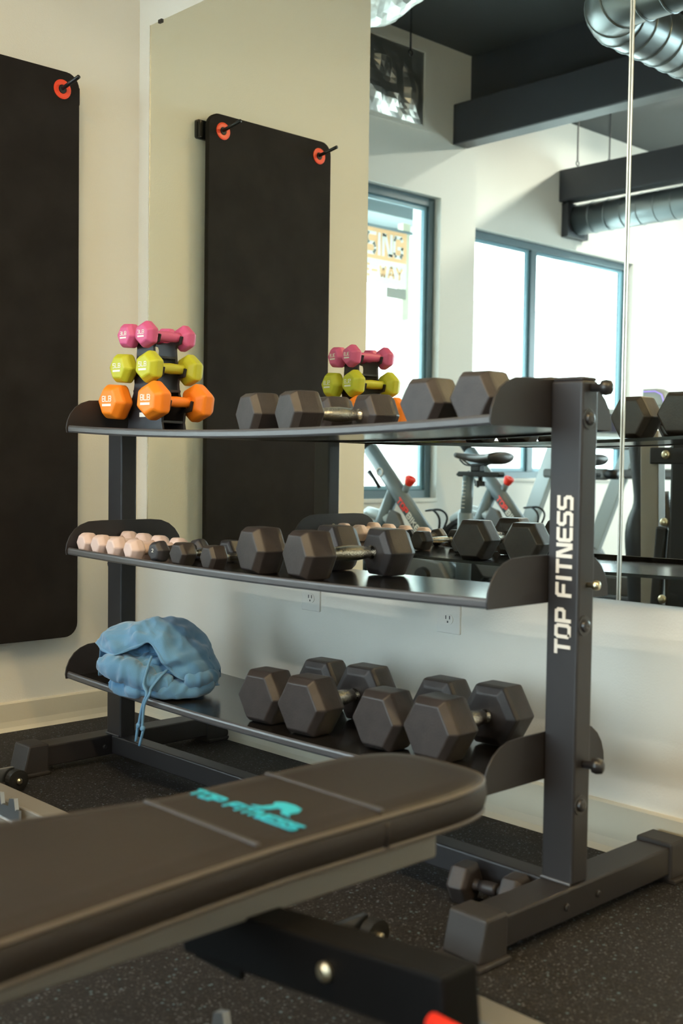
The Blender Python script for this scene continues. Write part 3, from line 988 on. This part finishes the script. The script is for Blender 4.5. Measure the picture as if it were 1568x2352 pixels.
# ================================================================== HOODIE
HO = Vector((-2.446, 1.690, shelf_z(2, -2.44) + 0.001))
HA, HB = Vector((0.689, 0.725, 0)), Vector((0.725, -0.689, 0))


def hp(a, b, z):
    return HO + HA * a + HB * b + Vector((0, 0, z))


t = thing('hoodie', 'crumpled light blue hoodie heaped on the bottom shelf', 'hoodie', HO)


def ridged(q):
    return 1 - abs(noise.noise(q)) * 2.2




def crumple(bm, amp, sc_, seed, floor_z=None, stretch=(1, 1, 1)):
    bm.normal_update()
    sd = Vector((seed * 3.7, seed * 1.3, seed * 2.1))
    mv = []
    for v in bm.verts:
        p = v.co - HO
        q = Vector((p.dot(HA) * stretch[0], p.dot(HB) * stretch[1], p.z * stretch[2])) * sc_ + sd
        wv = Vector((noise.noise(q * 0.6 + Vector((7, 0, 0))), noise.noise(q * 0.6 + Vector((0, 9, 0))), noise.noise(q * 0.6 + Vector((0, 0, 5))))) * 1.3
        r1 = 1 - abs(noise.noise(q + wv)) * 2.4
        r2 = 1 - abs(noise.noise((q + wv) * 2.1 + Vector((3, 3, 3)))) * 2.4
        mv.append(v.co + v.normal * (amp * (0.68 * (max(r1, -0.4) ** 1 - 0.3) + 0.34 * (max(r2, -0.4) - 0.3))))
    for v, c in zip(bm.verts, mv):
        v.co = c
        if floor_z is not None and v.co.z < floor_z:
            v.co.z = floor_z + 0.0003


# body pile
bm = B()
rs = []
NU, NV = 110, 60
for j in range(1, NV):
    ph = math.pi * j / NV
    ring = []
    for i in range(NU):
        th = 2 * math.pi * i / NU
        x, y, z = math.sin(ph) * math.cos(th), math.sin(ph) * math.sin(th), math.cos(ph)
        q = Vector((x * 1.6 + 3, y * 1.6, z * 1.8))
        fold = 0.20 * ridged(q * 1.2 + Vector((0, 0, 2))) + 0.14 * ridged(Vector((q.x * 3.4, q.y * 3.4, q.z * 1.2))) + 0.05 * noise.noise(q * 5)
        r = 0.80 + fold
        a = 0.132 * r * (abs(x) ** 0.85) * (1 if x > 0 else -1)
        b = 0.098 * r * (abs(y) ** 0.85) * (1 if y > 0 else -1)
        zz = 0.062 + 0.066 * r * z
        if zz < 0.004:
            zz = 0.001 + max(0.0, (zz + 0.02) * 0.12)
        ring.append(hp(a, b, zz))
    rs.append(ring)
rings(bm, rs)
crumple(bm, 0.012, 16, 1, HO.z + 0.001)
body = obj('hoodie_body', bm, M_HOOD, t, smooth=True)

# hood: an arched shell, thick rim, falling from the tip on the left over to the right
bm = B()
NU, NV = 60, 44
keys = [  # a, rim b, rim z, top z, back b
    (-0.158, 0.026, 0.126, 0.132, -0.012),
    (-0.135, 0.058, 0.112, 0.151, -0.040),
    (-0.105, 0.084, 0.106, 0.168, -0.062),
    (-0.070, 0.098, 0.116, 0.182, -0.078),
    (-0.035, 0.100, 0.134, 0.192, -0.088),
    (-0.008, 0.104, 0.140, 0.195, -0.092),
    (0.018, 0.116, 0.112, 0.192, -0.095),
    (0.050, 0.124, 0.068, 0.181, -0.096),
    (0.080, 0.118, 0.048, 0.162, -0.092),
    (0.110, 0.098, 0.036, 0.136, -0.080),
    (0.135, 0.062, 0.026, 0.099, -0.056),
    (0.150, 0.016, 0.020, 0.057, -0.022)]
ks = [spline([(k[0], k[i], 0) for k in keys], 6) for i in range(1, 5)]
n_u = len(ks[0])
grid = []
for i in range(n_u):
    a = ks[0][i].x
    rb, rz, tz, bb = ks[0][i].y, ks[1][i].y, ks[2][i].y, ks[3][i].y
    row = []
    for j in range(NV + 1):
        v = j / NV
        if v < 0.6:
            w = v / 0.6            # rim up to crown
            ang = w * math.pi / 2
            e = 1.25
            b = rb * math.cos(ang) ** (2 / e) * 1.0 if w < 1 else 0
            b = rb * (math.cos(ang) ** 0.62)
            z = rz + (tz - rz) * (math.sin(ang) ** 0.95)
        else:
            w = (v - 0.6) / 0.4
            ang = w * math.pi / 2
            b = bb * math.sin(ang)
            z = 0.03 + (tz - 0.03) * (math.cos(ang) ** 0.7)
        q = Vector((a * 11, b * 9, z * 10))
        g_ = Vector(((a * 0.8 + z * 0.9) * 13, (b * 0.7 - z * 0.5) * 9, 4.0))
        fold = 0.014 * ridged(g_ * 0.9 + Vector((5, 1, 2))) * (0.35 + 0.65 * min(1, max(0, (a + 0.06) / 0.1))) + 0.007 * ridged(q * 1.6) + 0.002 * noise.noise(q * 4) - 0.010
        # long soft crease from the tip towards the crown
        crease = -0.010 * math.exp(-((z - (rz + (tz - rz) * 0.55)) / 0.010) ** 2) * max(0, math.sin((a + 0.16) / 0.17 * math.pi)) if a < 0.01 and v < 0.6 else 0
        out = Vector((0, b, z - 0.09))
        if out.length > 1e-4:
            out.normalize()
        edge = math.sin(math.pi * min(1, max(0, (i + 0.5) / n_u)))
        k = (fold * edge + crease)
        row.append(bm.verts.new(hp(a, b + out.y * k, max(0.004, z + out.z * k * 0.6))))
    grid.append(row)
for i in range(n_u - 1):
    for j in range(NV):
        bm.faces.new((grid[i][j], grid[i + 1][j], grid[i + 1][j + 1], grid[i][j + 1]))
crumple(bm, 0.014, 8.5, 2, HO.z + 0.004, (1.0, 0.7, 1.0))
crumple(bm, 0.0035, 24, 5, HO.z + 0.004)
HEM = [grid[i][0].co.copy() for i in range(0, n_u, 2)]
hood = obj('hood', bm, M_HOOD, t, smooth=True)
md = hood.modifiers.new('cloth_thickness', 'SOLIDIFY')
md.thickness = 0.004
md.offset = -1
md = hood.modifiers.new('soften', 'SUBSURF')
md.levels = md.render_levels = 1
# hem along the rim
bm = B()
tube(bm, spline(HEM, 2), [0.0030 + 0.0012 * math.sin(k * 0.37) for k in range((len(HEM) - 1) * 2 + 1)], 8)
obj('hood_hem', bm, M_HOOD, hood, smooth=True)
# folded sleeves and hem bunched below the hood
for pts_, rad_, sd in (([(-0.128, 0.02, 0.070), (-0.116, 0.070, 0.076), (-0.08, 0.098, 0.070), (-0.04, 0.108, 0.058), (0.0, 0.112, 0.046), (0.045, 0.108, 0.036)], 0.030, 3),
                       ([(-0.105, 0.060, 0.026), (-0.06, 0.098, 0.022), (0.0, 0.108, 0.022), (0.06, 0.104, 0.022), (0.115, 0.068, 0.026), (0.136, 0.015, 0.030)], 0.024, 4),
                       ([(0.075, 0.105, 0.050), (0.105, 0.090, 0.046), (0.130, 0.050, 0.046), (0.140, 0.0, 0.044)], 0.024, 6)):
    bm = B()
    L_ = spline([hp(*p) for p in pts_], 10)
    nn = len(L_) - 1
    tube(bm, L_, [rad_ * (0.35 + 0.65 * math.sin(math.pi * min(1, max(0, 0.08 + 0.84 * k / nn))) ** 0.6) for k in range(nn + 1)], 22)
    crumple(bm, 0.013 if sd < 6 else 0.006, 17, sd, HO.z + 0.001, (1.5, 1.5, 0.55))
    sl_ = obj('sleeve', bm, M_HOOD, t, smooth=True)
    md = sl_.modifiers.new('soften', 'SUBSURF')
    md.levels = md.render_levels = 1

# drawstrings hanging over the shelf edge
s1 = spline([hp(-0.004, 0.105, 0.105), hp(-0.008, 0.135, 0.085), hp(-0.016, 0.150, 0.045), Vector((-2.330, 1.572, 0.284)), Vector((-2.342, 1.570, 0.258)), Vector((-2.353, 1.570, 0.229)), Vector((-2.361, 1.571, 0.204)), Vector((-2.366, 1.571, 0.196)), Vector((-2.375, 1.572, 0.159))], 6)
s2 = spline([hp(0.040, 0.110, 0.078), hp(0.022, 0.138, 0.060), hp(0.002, 0.150, 0.034), Vector((-2.322, 1.575, 0.284)), Vector((-2.334, 1.569, 0.258)), Vector((-2.340, 1.569, 0.230)), Vector((-2.344, 1.570, 0.200)), Vector((-2.341, 1.570, 0.192)), Vector((-2.358, 1.571, 0.151))], 6)
for s, kn in ((s1, Vector((-2.363, 1.571, 0.200))), (s2, Vector((-2.343, 1.570, 0.196)))):
    d = obj('drawstring', tube(B(), s, 0.0034, 8), M_CORD, t, smooth=True)
    obj('knot', lathe(B(), [(-0.007, 0.002), (-0.004, 0.0058), (0.003, 0.0062), (0.007, 0.003)], kn, (0.1, 0, 1), 10), M_CORD, d, smooth=True)

# ================================================================== BENCH (foreground)
PZ = 0.42
bench = thing('weight_bench', 'black padded weight bench with turquoise lettering in the foreground', 'bench', (-1.095, 0.5, 0))


def half(y):
    # half width of the pad along its length
    if y < 0.86:
        return 0.124 + 0.036 * min(1.0, (0.86 - y) / 0.42) ** 1.3
    return 0.124


YT, YN, XC = 1.262, -0.10, -1.094
outline = []
ys = [YN + (1.09 - YN) * i / 40 for i in range(41)]
for y in ys:
    outline.append((XC + half(y), y))
for i in range(1, 20):
    a = math.pi / 2 * i / 20
    outline.append((XC + 0.124 * math.cos(a) ** 0.55, 1.09 + (YT - 1.09) * math.sin(a) ** 0.72))
outline.append((XC, YT))
left = [(2 * XC - x - (0.030 * min(1.0, max(0.0, 0.84 - y) / 0.20) if y < 0.84 else 0.0), y) for x, y in outline[:-1]][::-1]
OUT = outline + left


def inset(pts, d):
    n = len(pts)
    r = []
    for i in range(n):
        p0, p1, p2 = Vector(pts[i - 1]), Vector(pts[i]), Vector(pts[(i + 1) % n])
        e = (p2 - p0).normalized()
        r.append((p1.x - e.y * d, p1.y + e.x * d))
    return r


layers = [(0.022, PZ - 0.050), (0.010, PZ - 0.049), (0.005, PZ - 0.045), (0.002, PZ - 0.036), (0.0, PZ - 0.025), (0.002, PZ - 0.014), (0.007, PZ - 0.005), (0.016, PZ - 0.001), (0.04, PZ + 0.001)]
bm = B()
rings(bm, [[(x, y, z) for x, y in inset(OUT, d)] for d, z in layers])
pad = obj('pad', bm, M_PAD, bench, smooth=True)
for p in pad.data.polygons:
    p.use_smooth = len(p.vertices) == 4
# piping, stitched seams
bm = B()
pp = [Vector((x, y, PZ - 0.007)) for x, y in inset(OUT, 0.006)]
tube(bm, pp, 0.0036, 8)
obj('piping', bm, M_PIPING, pad, smooth=True)
bm = B()
pp = [Vector((x, y, PZ - 0.046)) for x, y in inset(OUT, 0.006)]
tube(bm, pp, 0.004, 8)
obj('piping', bm, M_PIPING, pad, smooth=True)
for ysm in (0.812, 1.010):
    hw = 0.122
    bm = B()
    box(bm, XC - hw + 0.01, XC + hw - 0.01, ysm - 0.0035, ysm + 0.0035, PZ - 0.001, PZ + 0.0028)
    obj('seam', bm, M_SEAM, pad, bevel=0.0015)
    bm = B()
    prism(bm, [(XC + hw - 0.012, PZ + 0.0025), (XC + hw + 0.0018, PZ - 0.016), (XC + hw + 0.0035, PZ - 0.03), (XC + hw + 0.0, PZ - 0.044), (XC + hw - 0.004, PZ - 0.044), (XC + hw - 0.01, PZ - 0.02)], 1, ysm - 0.003, ysm + 0.003)
    obj('seam', bm, M_PAD, pad)
bm = B()
lettering(bm, 'TOP FITNESS', (-1.198, 0.874, PZ + 0.0011), (1, 0, 0), (0, 1, 0), 0.018, 0.0160, 0.0046, 0.0042, 0.0010, 0.5)
obj('pad_lettering', bm, M_CYAN, pad)
bm = B()
LG0 = [(-1.118, 0.902), (-1.098, 0.908), (-1.090, 0.925), (-1.102, 0.938), (-1.088, 0.948), (-1.062, 0.950), (-1.040, 0.944), (-1.030, 0.930), (-1.034, 0.914), (-1.022, 0.906), (-1.048, 0.908), (-1.060, 0.922), (-1.072, 0.922), (-1.078, 0.908), (-1.094, 0.898)]
prism(bm, [(-1.068 + (x + 1.068) * 0.72, 0.898 + (y - 0.898) * 0.80) for x, y in LG0], 2, PZ + 0.0011, PZ + 0.0021)
obj('pad_logo', bm, M_CYAN, pad)
# under-frame
obj('pad_board', box(B(), XC - 0.062, XC + 0.062, YN + 0.02, 1.20, PZ - 0.058, PZ - 0.0495), M_BLACK, bench)
obj('rail', box(B(), -1.085, -1.028, 0.0, 1.165, 0.314, 0.362), M_GREY, bench, bevel=0.004)
arm = obj('cross_arm', B() and bar(B(), (-1.155, 0.86, 0.272), (-0.722, 0.86, 0.318), 0.055, 0.066), M_BLACK, bench, bevel=0.004)
obj('arm_bolt', lathe(B(), [(0, 0.011), (0.004, 0.011), (0.008, 0.006)], (-0.890, 0.832, 0.302), (0, -1, 0), 14), M_BRASS, arm, smooth=False)
obj('hanger_plate', box(B(), -1.13, -1.04, 0.835, 0.842, 0.24, 0.352), M_BLACK, bench)
obj('red_grip', tube(B(), [(-0.722, 0.815, 0.314), (-0.670, 0.812, 0.314), (-0.610, 0.808, 0.312)], 0.0095, 14), M_RED, bench, smooth=True)
obj('leg', bar(B(), (-1.06, 0.10, 0.298), (-1.06, -0.02, 0.03), 0.05, 0.06, (0, 1, 0)), M_GREY, bench, bevel=0.004)
obj('foot_tube', box(B(), -1.40, -0.72, -0.06, 0.0, 0.0, 0.055), M_GREY, bench, bevel=0.004)
ld = obj('ladder_bar', box(B(), -1.27, -0.98, 0.955, 0.961, 0.022, 0.062), M_ZINC, bench)
for k in range(4):
    x = -1.25 + 0.070 * k
    obj('ladder_tooth', prism(B(), [(x, 0.06), (x + 0.034, 0.06), (x + 0.026, 0.096), (x + 0.006, 0.090)], 1, 0.952, 0.964), M_ZINC, ld)
obj('ladder_foot', box(B(), -1.33, -0.96, 0.935, 0.98, 0.0, 0.022), M_GREY, bench, bevel=0.003)

# grey floor beam with wheels passing under the bench
fb = bench
obj('brace', bar(B(), (-1.06, 0.88, 0.262), (-1.06, 1.268, 0.045), 0.04, 0.04, (1, 0, 0)), M_BLACK, bench, bevel=0.003)
obj('ladder_link', box(B(), -1.04, -0.99, 0.975, 1.258, 0.0, 0.02), M_GREY, bench, bevel=0.003)
obj('beam_tube', box(B(), -3.0, -0.80, 1.255, 1.315, 0.008, 0.062), M_GREY, fb, bevel=0.004)
for x in (-2.676, -1.388):
    w = obj('wheel', lathe(B(), [(-0.012, 0.019), (-0.011, 0.0272), (0.011, 0.0272), (0.012, 0.019)], (x, 1.412, 0.0275), (1, 0.0, 0), 22), M_TYRE, fb, smooth=False)
    obj('axle_bolt', lathe(B(), [(0, 0.008), (0.006, 0.008), (0.009, 0.004)], (x + 0.012, 1.412, 0.0275), (1, 0, 0), 10), M_BRASS, w)
    obj('wheel_bracket', bar(B(), (x - 0.024, 1.30, 0.040), (x - 0.024, 1.415, 0.040), 0.012, 0.034), M_ZINC, fb)
for x0 in (-2.52, ):
    ld = obj('ladder_bar', box(B(), x0, x0 + 0.19, 1.235, 1.241, 0.03, 0.062), M_ZINC, fb)
    for k in range(3):
        x = x0 + 0.012 + 0.065 * k
        obj('ladder_tooth', prism(B(), [(x, 0.06), (x + 0.034, 0.06), (x + 0.028, 0.086), (x + 0.006, 0.082)], 1, 1.233, 1.243), M_ZINC, ld)
    obj('ladder_foot', box(B(), x0, x0 + 0.19, 1.230, 1.255, 0.0, 0.03), M_GREY, fb)

# ================================================================== BIKES (seen in the mirror)


def make_bike(label, loc):
    """local x forward is -world x; x measured from the resistance knob, towards the saddle positive"""
    t = thing('exercise_bike', label, 'bike', loc, 0, 'exercise bikes by the window')
    k = dict(world=False)
    obj('main_tube', tube(B(), [(-0.30, 0, 0.925), (0.13, 0, 0.47)], 0.043, 16), M_BIKE, t, smooth=True, **k)
    obj('down_tube', tube(B(), [(0.11, 0, 0.49), (0.33, 0, 0.26)], 0.043, 16), M_BIKE, t, smooth=True, **k)
    obj('fork_tube', tube(B(), [(-0.10, 0, 0.72), (-0.24, 0, 0.46), (-0.30, 0, 0.26)], 0.038, 16), M_BIKE, t, smooth=True, **k)
    hs = obj('handlebar_sleeve', tube(B(), [(-0.30, 0, 0.925), (-0.40, 0, 1.03)], 0.029, 14), M_BIKED, t, smooth=True, **k)
    obj('handlebar', tube(B(), spline([(-0.62, 0.16, 1.10), (-0.45, 0.19, 1.07), (-0.39, 0.10, 1.05), (-0.39, -0.10, 1.05), (-0.45, -0.19, 1.07), (-0.62, -0.16, 1.10)], 6), 0.015, 10), M_BIKED, hs, smooth=True, **k)
    obj('frame_ring', torus(B(), (-0.185, 0.043, 0.80), (0, 1, 0), 0.022, 0.003, 18, 6), M_WHITE, t, **k)
    bm = B()
    d = Vector((0.43, 0, -0.455)).normalized()
    lettering(bm, 'TOP', Vector((-0.05, 0.0432, 0.645)), (d.x, 0, d.z), (-d.z, 0, d.x), 0.028, 0.024, 0.010, 0.008, -0.0015)
    obj('frame_lettering', bm, M_RED, t, **k)
    bm = B()
    lettering(bm, 'BIKE', Vector((0.015, 0.0432, 0.575)) + d * 0.01, (d.x, 0, d.z), (-d.z, 0, d.x), 0.028, 0.024, 0.010, 0.008, -0.0015)
    obj('frame_lettering', bm, M_WHITE, t, **k)
    ks_ = obj('knob_stem', tube(B(), [(-0.055, 0, 0.665), (-0.012, 0, 0.735)], 0.019, 12), M_BIKE, t, smooth=True, **k)
    obj('resistance_knob', lathe(B(), [(-0.022, 0.018), (-0.012, 0.024), (0.016, 0.031), (0.024, 0.027), (0.024, 0.012), (0.018, 0.010)], (0.0, 0, 0.752), (0.5, 0, 0.86), 14), M_RED, ks_, smooth=False, **k)
    lv = obj('clamp_lever', tube(B(), [(-0.30, 0.01, 0.80), (-0.26, 0.012, 0.765), (-0.215, 0.012, 0.715)], [0.014, 0.009, 0.010], 8), M_BIKED, t, smooth=True, **k)
    # flywheel and guard
    fl = obj('flywheel', lathe(B(), [(-0.022, 0.02), (-0.022, 0.19), (-0.03, 0.20), (-0.03, 0.225), (0.03, 0.225), (0.03, 0.20), (0.022, 0.19), (0.022, 0.02)], (-0.30, 0, 0.30), (0, 1, 0), 36), M_BIKED, t, smooth=False, **k)
    obj('flywheel_rim', torus(B(), (-0.30, 0.0, 0.30), (0, 1, 0), 0.228, 0.010, 36, 6), M_SILVER, fl, smooth=True, **k)
    obj('flywheel_guard', tube(B(), [(-0.42, 0, 0.50), (-0.30, 0, 0.575), (-0.15, 0, 0.55), (-0.07, 0, 0.47)], 0.032, 10, scale_b=1.0), M_SILVER, t, smooth=True, **k)
    cg = obj('chain_guard', prism(B(), [(-0.22, 0.30), (-0.08, 0.60), (-0.02, 0.58), (0.10, 0.36), (0.28, 0.34), (0.34, 0.26), (0.26, 0.16), (-0.12, 0.18)], 1, 0.04, 0.075), M_DKGREY, t, bevel=0.01, **k)
    obj('crank', bar(B(), (0.18, 0.085, 0.26), (0.06, 0.085, 0.17), 0.018, 0.03), M_SILVER, t, **k)
    obj('pedal', box(B(), 0.0, 0.10, 0.095, 0.18, 0.155, 0.18), M_BIKED, t, **k)
    obj('crank', bar(B(), (0.18, -0.085, 0.26), (0.30, -0.085, 0.35), 0.018, 0.03), M_SILVER, t, **k)
    obj('pedal', box(B(), 0.26, 0.36, -0.18, -0.095, 0.34, 0.365), M_BIKED, t, **k)
    obj('crank_hub', lathe(B(), [(-0.1, 0.03), (0.08, 0.05), (0.10, 0.045), (0.105, 0.02)], (0.18, 0, 0.26), (0, 1, 0), 20), M_BIKED, t, smooth=False, **k)
    # bottle cage
    bc = obj('bottle_cage', tube(B(), spline([(0.12, 0, 0.60), (0.20, 0.03, 0.605), (0.245, 0.03, 0.56), (0.215, 0, 0.47), (0.245, -0.03, 0.56), (0.20, -0.03, 0.605), (0.12, 0, 0.60)], 5), 0.006, 8), M_BIKED, t, smooth=True, **k)
    # seat
    obj('seat_sleeve', tube(B(), [(0.385, 0, 0.24), (0.398, 0, 0.60)], 0.040, 16), M_BIKE, t, smooth=True, **k)
    sp = obj('seat_post', tube(B(), [(0.398, 0, 0.58), (0.412, 0, 0.79)], 0.030, 16), M_BIKE, t, smooth=True, **k)
    bm = B()
    for q in range(8):
        z = 0.625 + 0.019 * q
        x = 0.400 + 0.0013 * q * 0.8
        box(bm, x - 0.006, x + 0.012, 0.0285, 0.0312, z, z + 0.0035)
    obj('height_marks', bm, M_WHITE, sp, **k)
    sl = obj('seat_slider', prism(B(), [(0.345, 0.795), (0.36, 0.812), (0.62, 0.812), (0.63, 0.80), (0.62, 0.785), (0.36, 0.785)], 1, -0.024, 0.024), M_BIKED, t, bevel=0.004, **k)
    obj('slider_knob', lathe(B(), [(0, 0.012), (0.018, 0.012), (0.022, 0.028), (0.046, 0.030), (0.048, 0.02)], (0.49, 0, 0.786), (0, 0, -1), 12), M_BIKED, sl, smooth=False, **k)
    cl = obj('saddle_clamp', box(B(), 0.44, 0.50, -0.025, 0.025, 0.808, 0.852), M_BIKED, t, bevel=0.008, **k)
    for s in (-1, 1):
        obj('saddle_rail', tube(B(), spline([(0.36, 0.012 * s, 0.872), (0.41, 0.02 * s, 0.845), (0.50, 0.024 * s, 0.845), (0.59, 0.03 * s, 0.872)], 5), 0.0045, 6), M_BIKED, cl, smooth=True, **k)
    rs_ = []
    for q in range(17):
        u = q / 16
        x = 0.325 + 0.315 * u
        w = 0.020 + 0.085 * (max(0, u - 0.25) / 0.75) ** 1.3 if u < 0.93 else 0.105 * (1 - ((u - 0.93) / 0.07) ** 2 * 0.45)
        hh = 0.018 + 0.024 * u if u < 0.95 else 0.028
        zc = 0.898 - 0.012 * math.sin(u * math.pi) - 0.006 * u
        rs_.append([(x, w * math.cos(2 * math.pi * j / 16), zc + hh * math.sin(2 * math.pi * j / 16) * (1.0 if math.sin(2 * math.pi * j / 16) < 0 else 0.6)) for j in range(16)])
    obj('saddle', rings(B(), rs_), M_SADDLE, t, smooth=True, **k)
    for x in (-0.42, 0.44):
        obj('floor_foot', box(B(), x - 0.03, x + 0.03, -0.25, 0.25, 0.0, 0.05), M_BIKE, t, bevel=0.008, **k)
    obj('base_beam', box(B(), -0.42, 0.44, -0.03, 0.03, 0.02, 0.08), M_BIKE, t, bevel=0.006, **k)
    obj('fork_tube', tube(B(), [(-0.30, 0.045, 0.30), (-0.40, 0.045, 0.06)], 0.02, 10), M_BIKE, t, smooth=True, **k)
    obj('seat_strut', tube(B(), [(0.33, 0, 0.26), (0.40, 0, 0.06)], 0.035, 12), M_BIKE, t, smooth=True, **k)
    return t


bike = make_bike('grey exercise bike in front of the tall window', (-4.24, -0.193, 0))
dup(bike, (-4.24, -1.039, 0), 0, 'grey exercise bike between the first bike and the treadmill', 'exercise bikes by the window')

# ================================================================== TREADMILL


def treadmill(label, x, y):
    t = thing('treadmill', label, 'treadmill', (x, y, 0), 0, 'treadmills')
    k = dict(world=False)
    obj('deck', box(B(), -0.55, 1.25, -0.40, 0.40, 0.09, 0.20), M_DKGREY, t, bevel=0.01, **k)
    obj('belt', box(B(), -0.15, 1.2, -0.26, 0.26, 0.20, 0.206), M_BIKED, t, **k)
    for s in (-1, 1):
        obj('side_rail', box(B(), -0.2, 1.25, s * 0.33 - 0.07, s * 0.33 + 0.07, 0.20, 0.225), M_SILVER, t, bevel=0.005, **k)
        obj('post', bar(B(), (-0.42, s * 0.41, 0.12), (-0.02, s * 0.41, 1.10), 0.05, 0.10), M_SILVER, t, bevel=0.006, **k)
        h = obj('hand_rest', bar(B(), (-0.16, s * 0.41, 0.80), (0.30, s * 0.41, 0.80), 0.06, 0.07), M_DKGREY, t, bevel=0.02, **k)
        obj('grip', tube(B(), [(0.28, s * 0.41, 0.80), (0.36, s * 0.41, 0.80)], 0.03, 10), M_BIKED, h, smooth=True, **k)
        obj('post_base', prism(B(), [(-0.52, 0.20), (-0.25, 0.20), (-0.32, 0.30), (-0.46, 0.30)], 1, s * 0.41 - 0.05, s * 0.41 + 0.05), M_DKGREY, t, **k)
    hd = obj('motor_hood', prism(B(), [(-0.60, 0.06), (-0.60, 0.20), (-0.50, 0.30), (-0.28, 0.29), (-0.14, 0.21), (-0.14, 0.06)], 1, -0.36, 0.36), M_DKGREY, t, bevel=0.02, **k)
    cn = obj('console', prism(B(), [(-0.10, 1.02), (0.10, 0.98), (0.12, 1.02), (0.02, 1.20), (-0.04, 1.22)], 1, -0.42, 0.42), M_SILVER, t, bevel=0.03, seg=3, **k)
    obj('console_screen', obox(B(), (0.082, 0, 1.115), (0, 1, 0), (-0.485, 0, 0.875), (0.875, 0, 0.485), 0.46, 0.13, 0.004), M_SCREEN, cn, **k)
    obj('tray', box(B(), -0.02, 0.16, -0.30, 0.30, 0.955, 0.985), M_DKGREY, cn, bevel=0.01, **k)
    return t


treadmill('silver treadmill beside the bikes in front of the double window', -4.13, -1.87)

# ================================================================== ELLIPTICAL / CABLE MACHINE (right of the seam in the mirror)
ex, ey = -3.14, -0.78
t = thing('elliptical_trainer', 'black elliptical trainer with arched console and glowing screen', 'elliptical', (ex, ey, 0))
obj('mast', tube(B(), spline([(ex - 0.02, ey, 0.06), (ex - 0.035, ey, 0.35), (ex - 0.045, ey, 0.55), (ex - 0.03, ey, 0.70), (ex - 0.05, ey, 1.0), (ex - 0.02, ey, 1.12)], 5), [0.070 - 0.022 * math.exp(-((k - 14) / 4) ** 2) + 0.012 * math.exp(-((k - 9) / 4) ** 2) for k in range(26)], 16), M_BIKED, t, smooth=True)
obj('drive_arm', tube(B(), spline([(ex + 0.05, ey - 0.03, 0.72), (ex + 0.09, ey - 0.03, 0.5), (ex + 0.07, ey - 0.03, 0.06)], 6), 0.04, 12), M_BIKED, t, smooth=True)
cn = obj('console', prism(B(), [(-0.10 + 0.32 * k / 14, 1.09 + 0.115 * math.sin(math.pi * (0.10 + 0.80 * k / 14))) for k in range(15)] + [(0.22 - 0.32 * k / 14, 1.05 + 0.085 * math.sin(math.pi * (0.10 + 0.80 * k / 14)) - 0.02) for k in range(15)], 1, -0.05, 0.05), M_SILVER, t, world=False, bevel=0.01)
obj('console_screen', prism(B(), [(-0.02, 1.15), (0.12, 1.15), (0.10, 1.215), (0.06, 1.235), (-0.02, 1.235)], 1, -0.02, 0.055), M_SILVER, cn, world=False, bevel=0.006)
obj('screen_glow', tube(B(), [(-0.01, 0.058, 1.222), (0.055, 0.058, 1.222), (0.092, 0.058, 1.205), (0.108, 0.058, 1.16)], 0.004, 6), M_GLOW, cn, world=False)
obj('console_bezel', torus(B(), (0.06, 0.0, 1.05), (0, 1, 0), 0.13, 0.016, 30, 8), M_BIKED, cn, world=False, smooth=True)
obj('base_beam', box(B(), ex - 0.45, ex + 0.45, ey - 0.06, ey + 0.06, 0.0, 0.07), M_BIKED, t, bevel=0.01)
obj('floor_foot', box(B(), ex - 0.48, ex - 0.40, ey - 0.28, ey + 0.28, 0.0, 0.06), M_BIKED, t, bevel=0.01)
obj('floor_foot', box(B(), ex + 0.40, ex + 0.48, ey - 0.28, ey + 0.28, 0.0, 0.06), M_BIKED, t, bevel=0.01)

gx, gy = -2.555, 0.02
t = thing('cable_machine', 'grey steel cable machine post with chrome bolts and black shroud', 'machine', (gx, gy, 0))
obj('post', bar(B(), (gx - 0.055, gy, 0.0), (gx - 0.085, gy, 1.0), 0.06, 0.085, (1, 0, 0)), M_GREY, t, bevel=0.006)
obj('shroud', box(B(), gx + 0.035, gx + 0.42, gy - 0.06, gy + 0.06, 0.0, 1.0), M_BIKED, t, bevel=0.015)
obj('swing_arm', bar(B(), (gx + 0.0, gy + 0.045, 0.60), (gx - 0.03, gy + 0.045, 0.10), 0.03, 0.05, (1, 0, 0)), M_BIKED, t, bevel=0.01)
for z in (0.62, 0.90, 0.30):
    obj('bolt', lathe(B(), [(0, 0.018), (0.008, 0.018), (0.012, 0.012), (0.017, 0.011), (0.019, 0.005)], (gx + 0.02, gy + 0.062, z), (0, 1, 0), 16), M_BRASS, t, smooth=False)
obj('cross_plate', box(B(), gx - 0.06, gx + 0.2, gy + 0.035, gy + 0.062, 0.86, 0.93), M_BIKED, t, bevel=0.006)
obj('foot_plate', box(B(), gx - 0.22, gx + 0.44, gy - 0.2, gy + 0.2, 0.0, 0.03), M_BIKED, t, bevel=0.006)
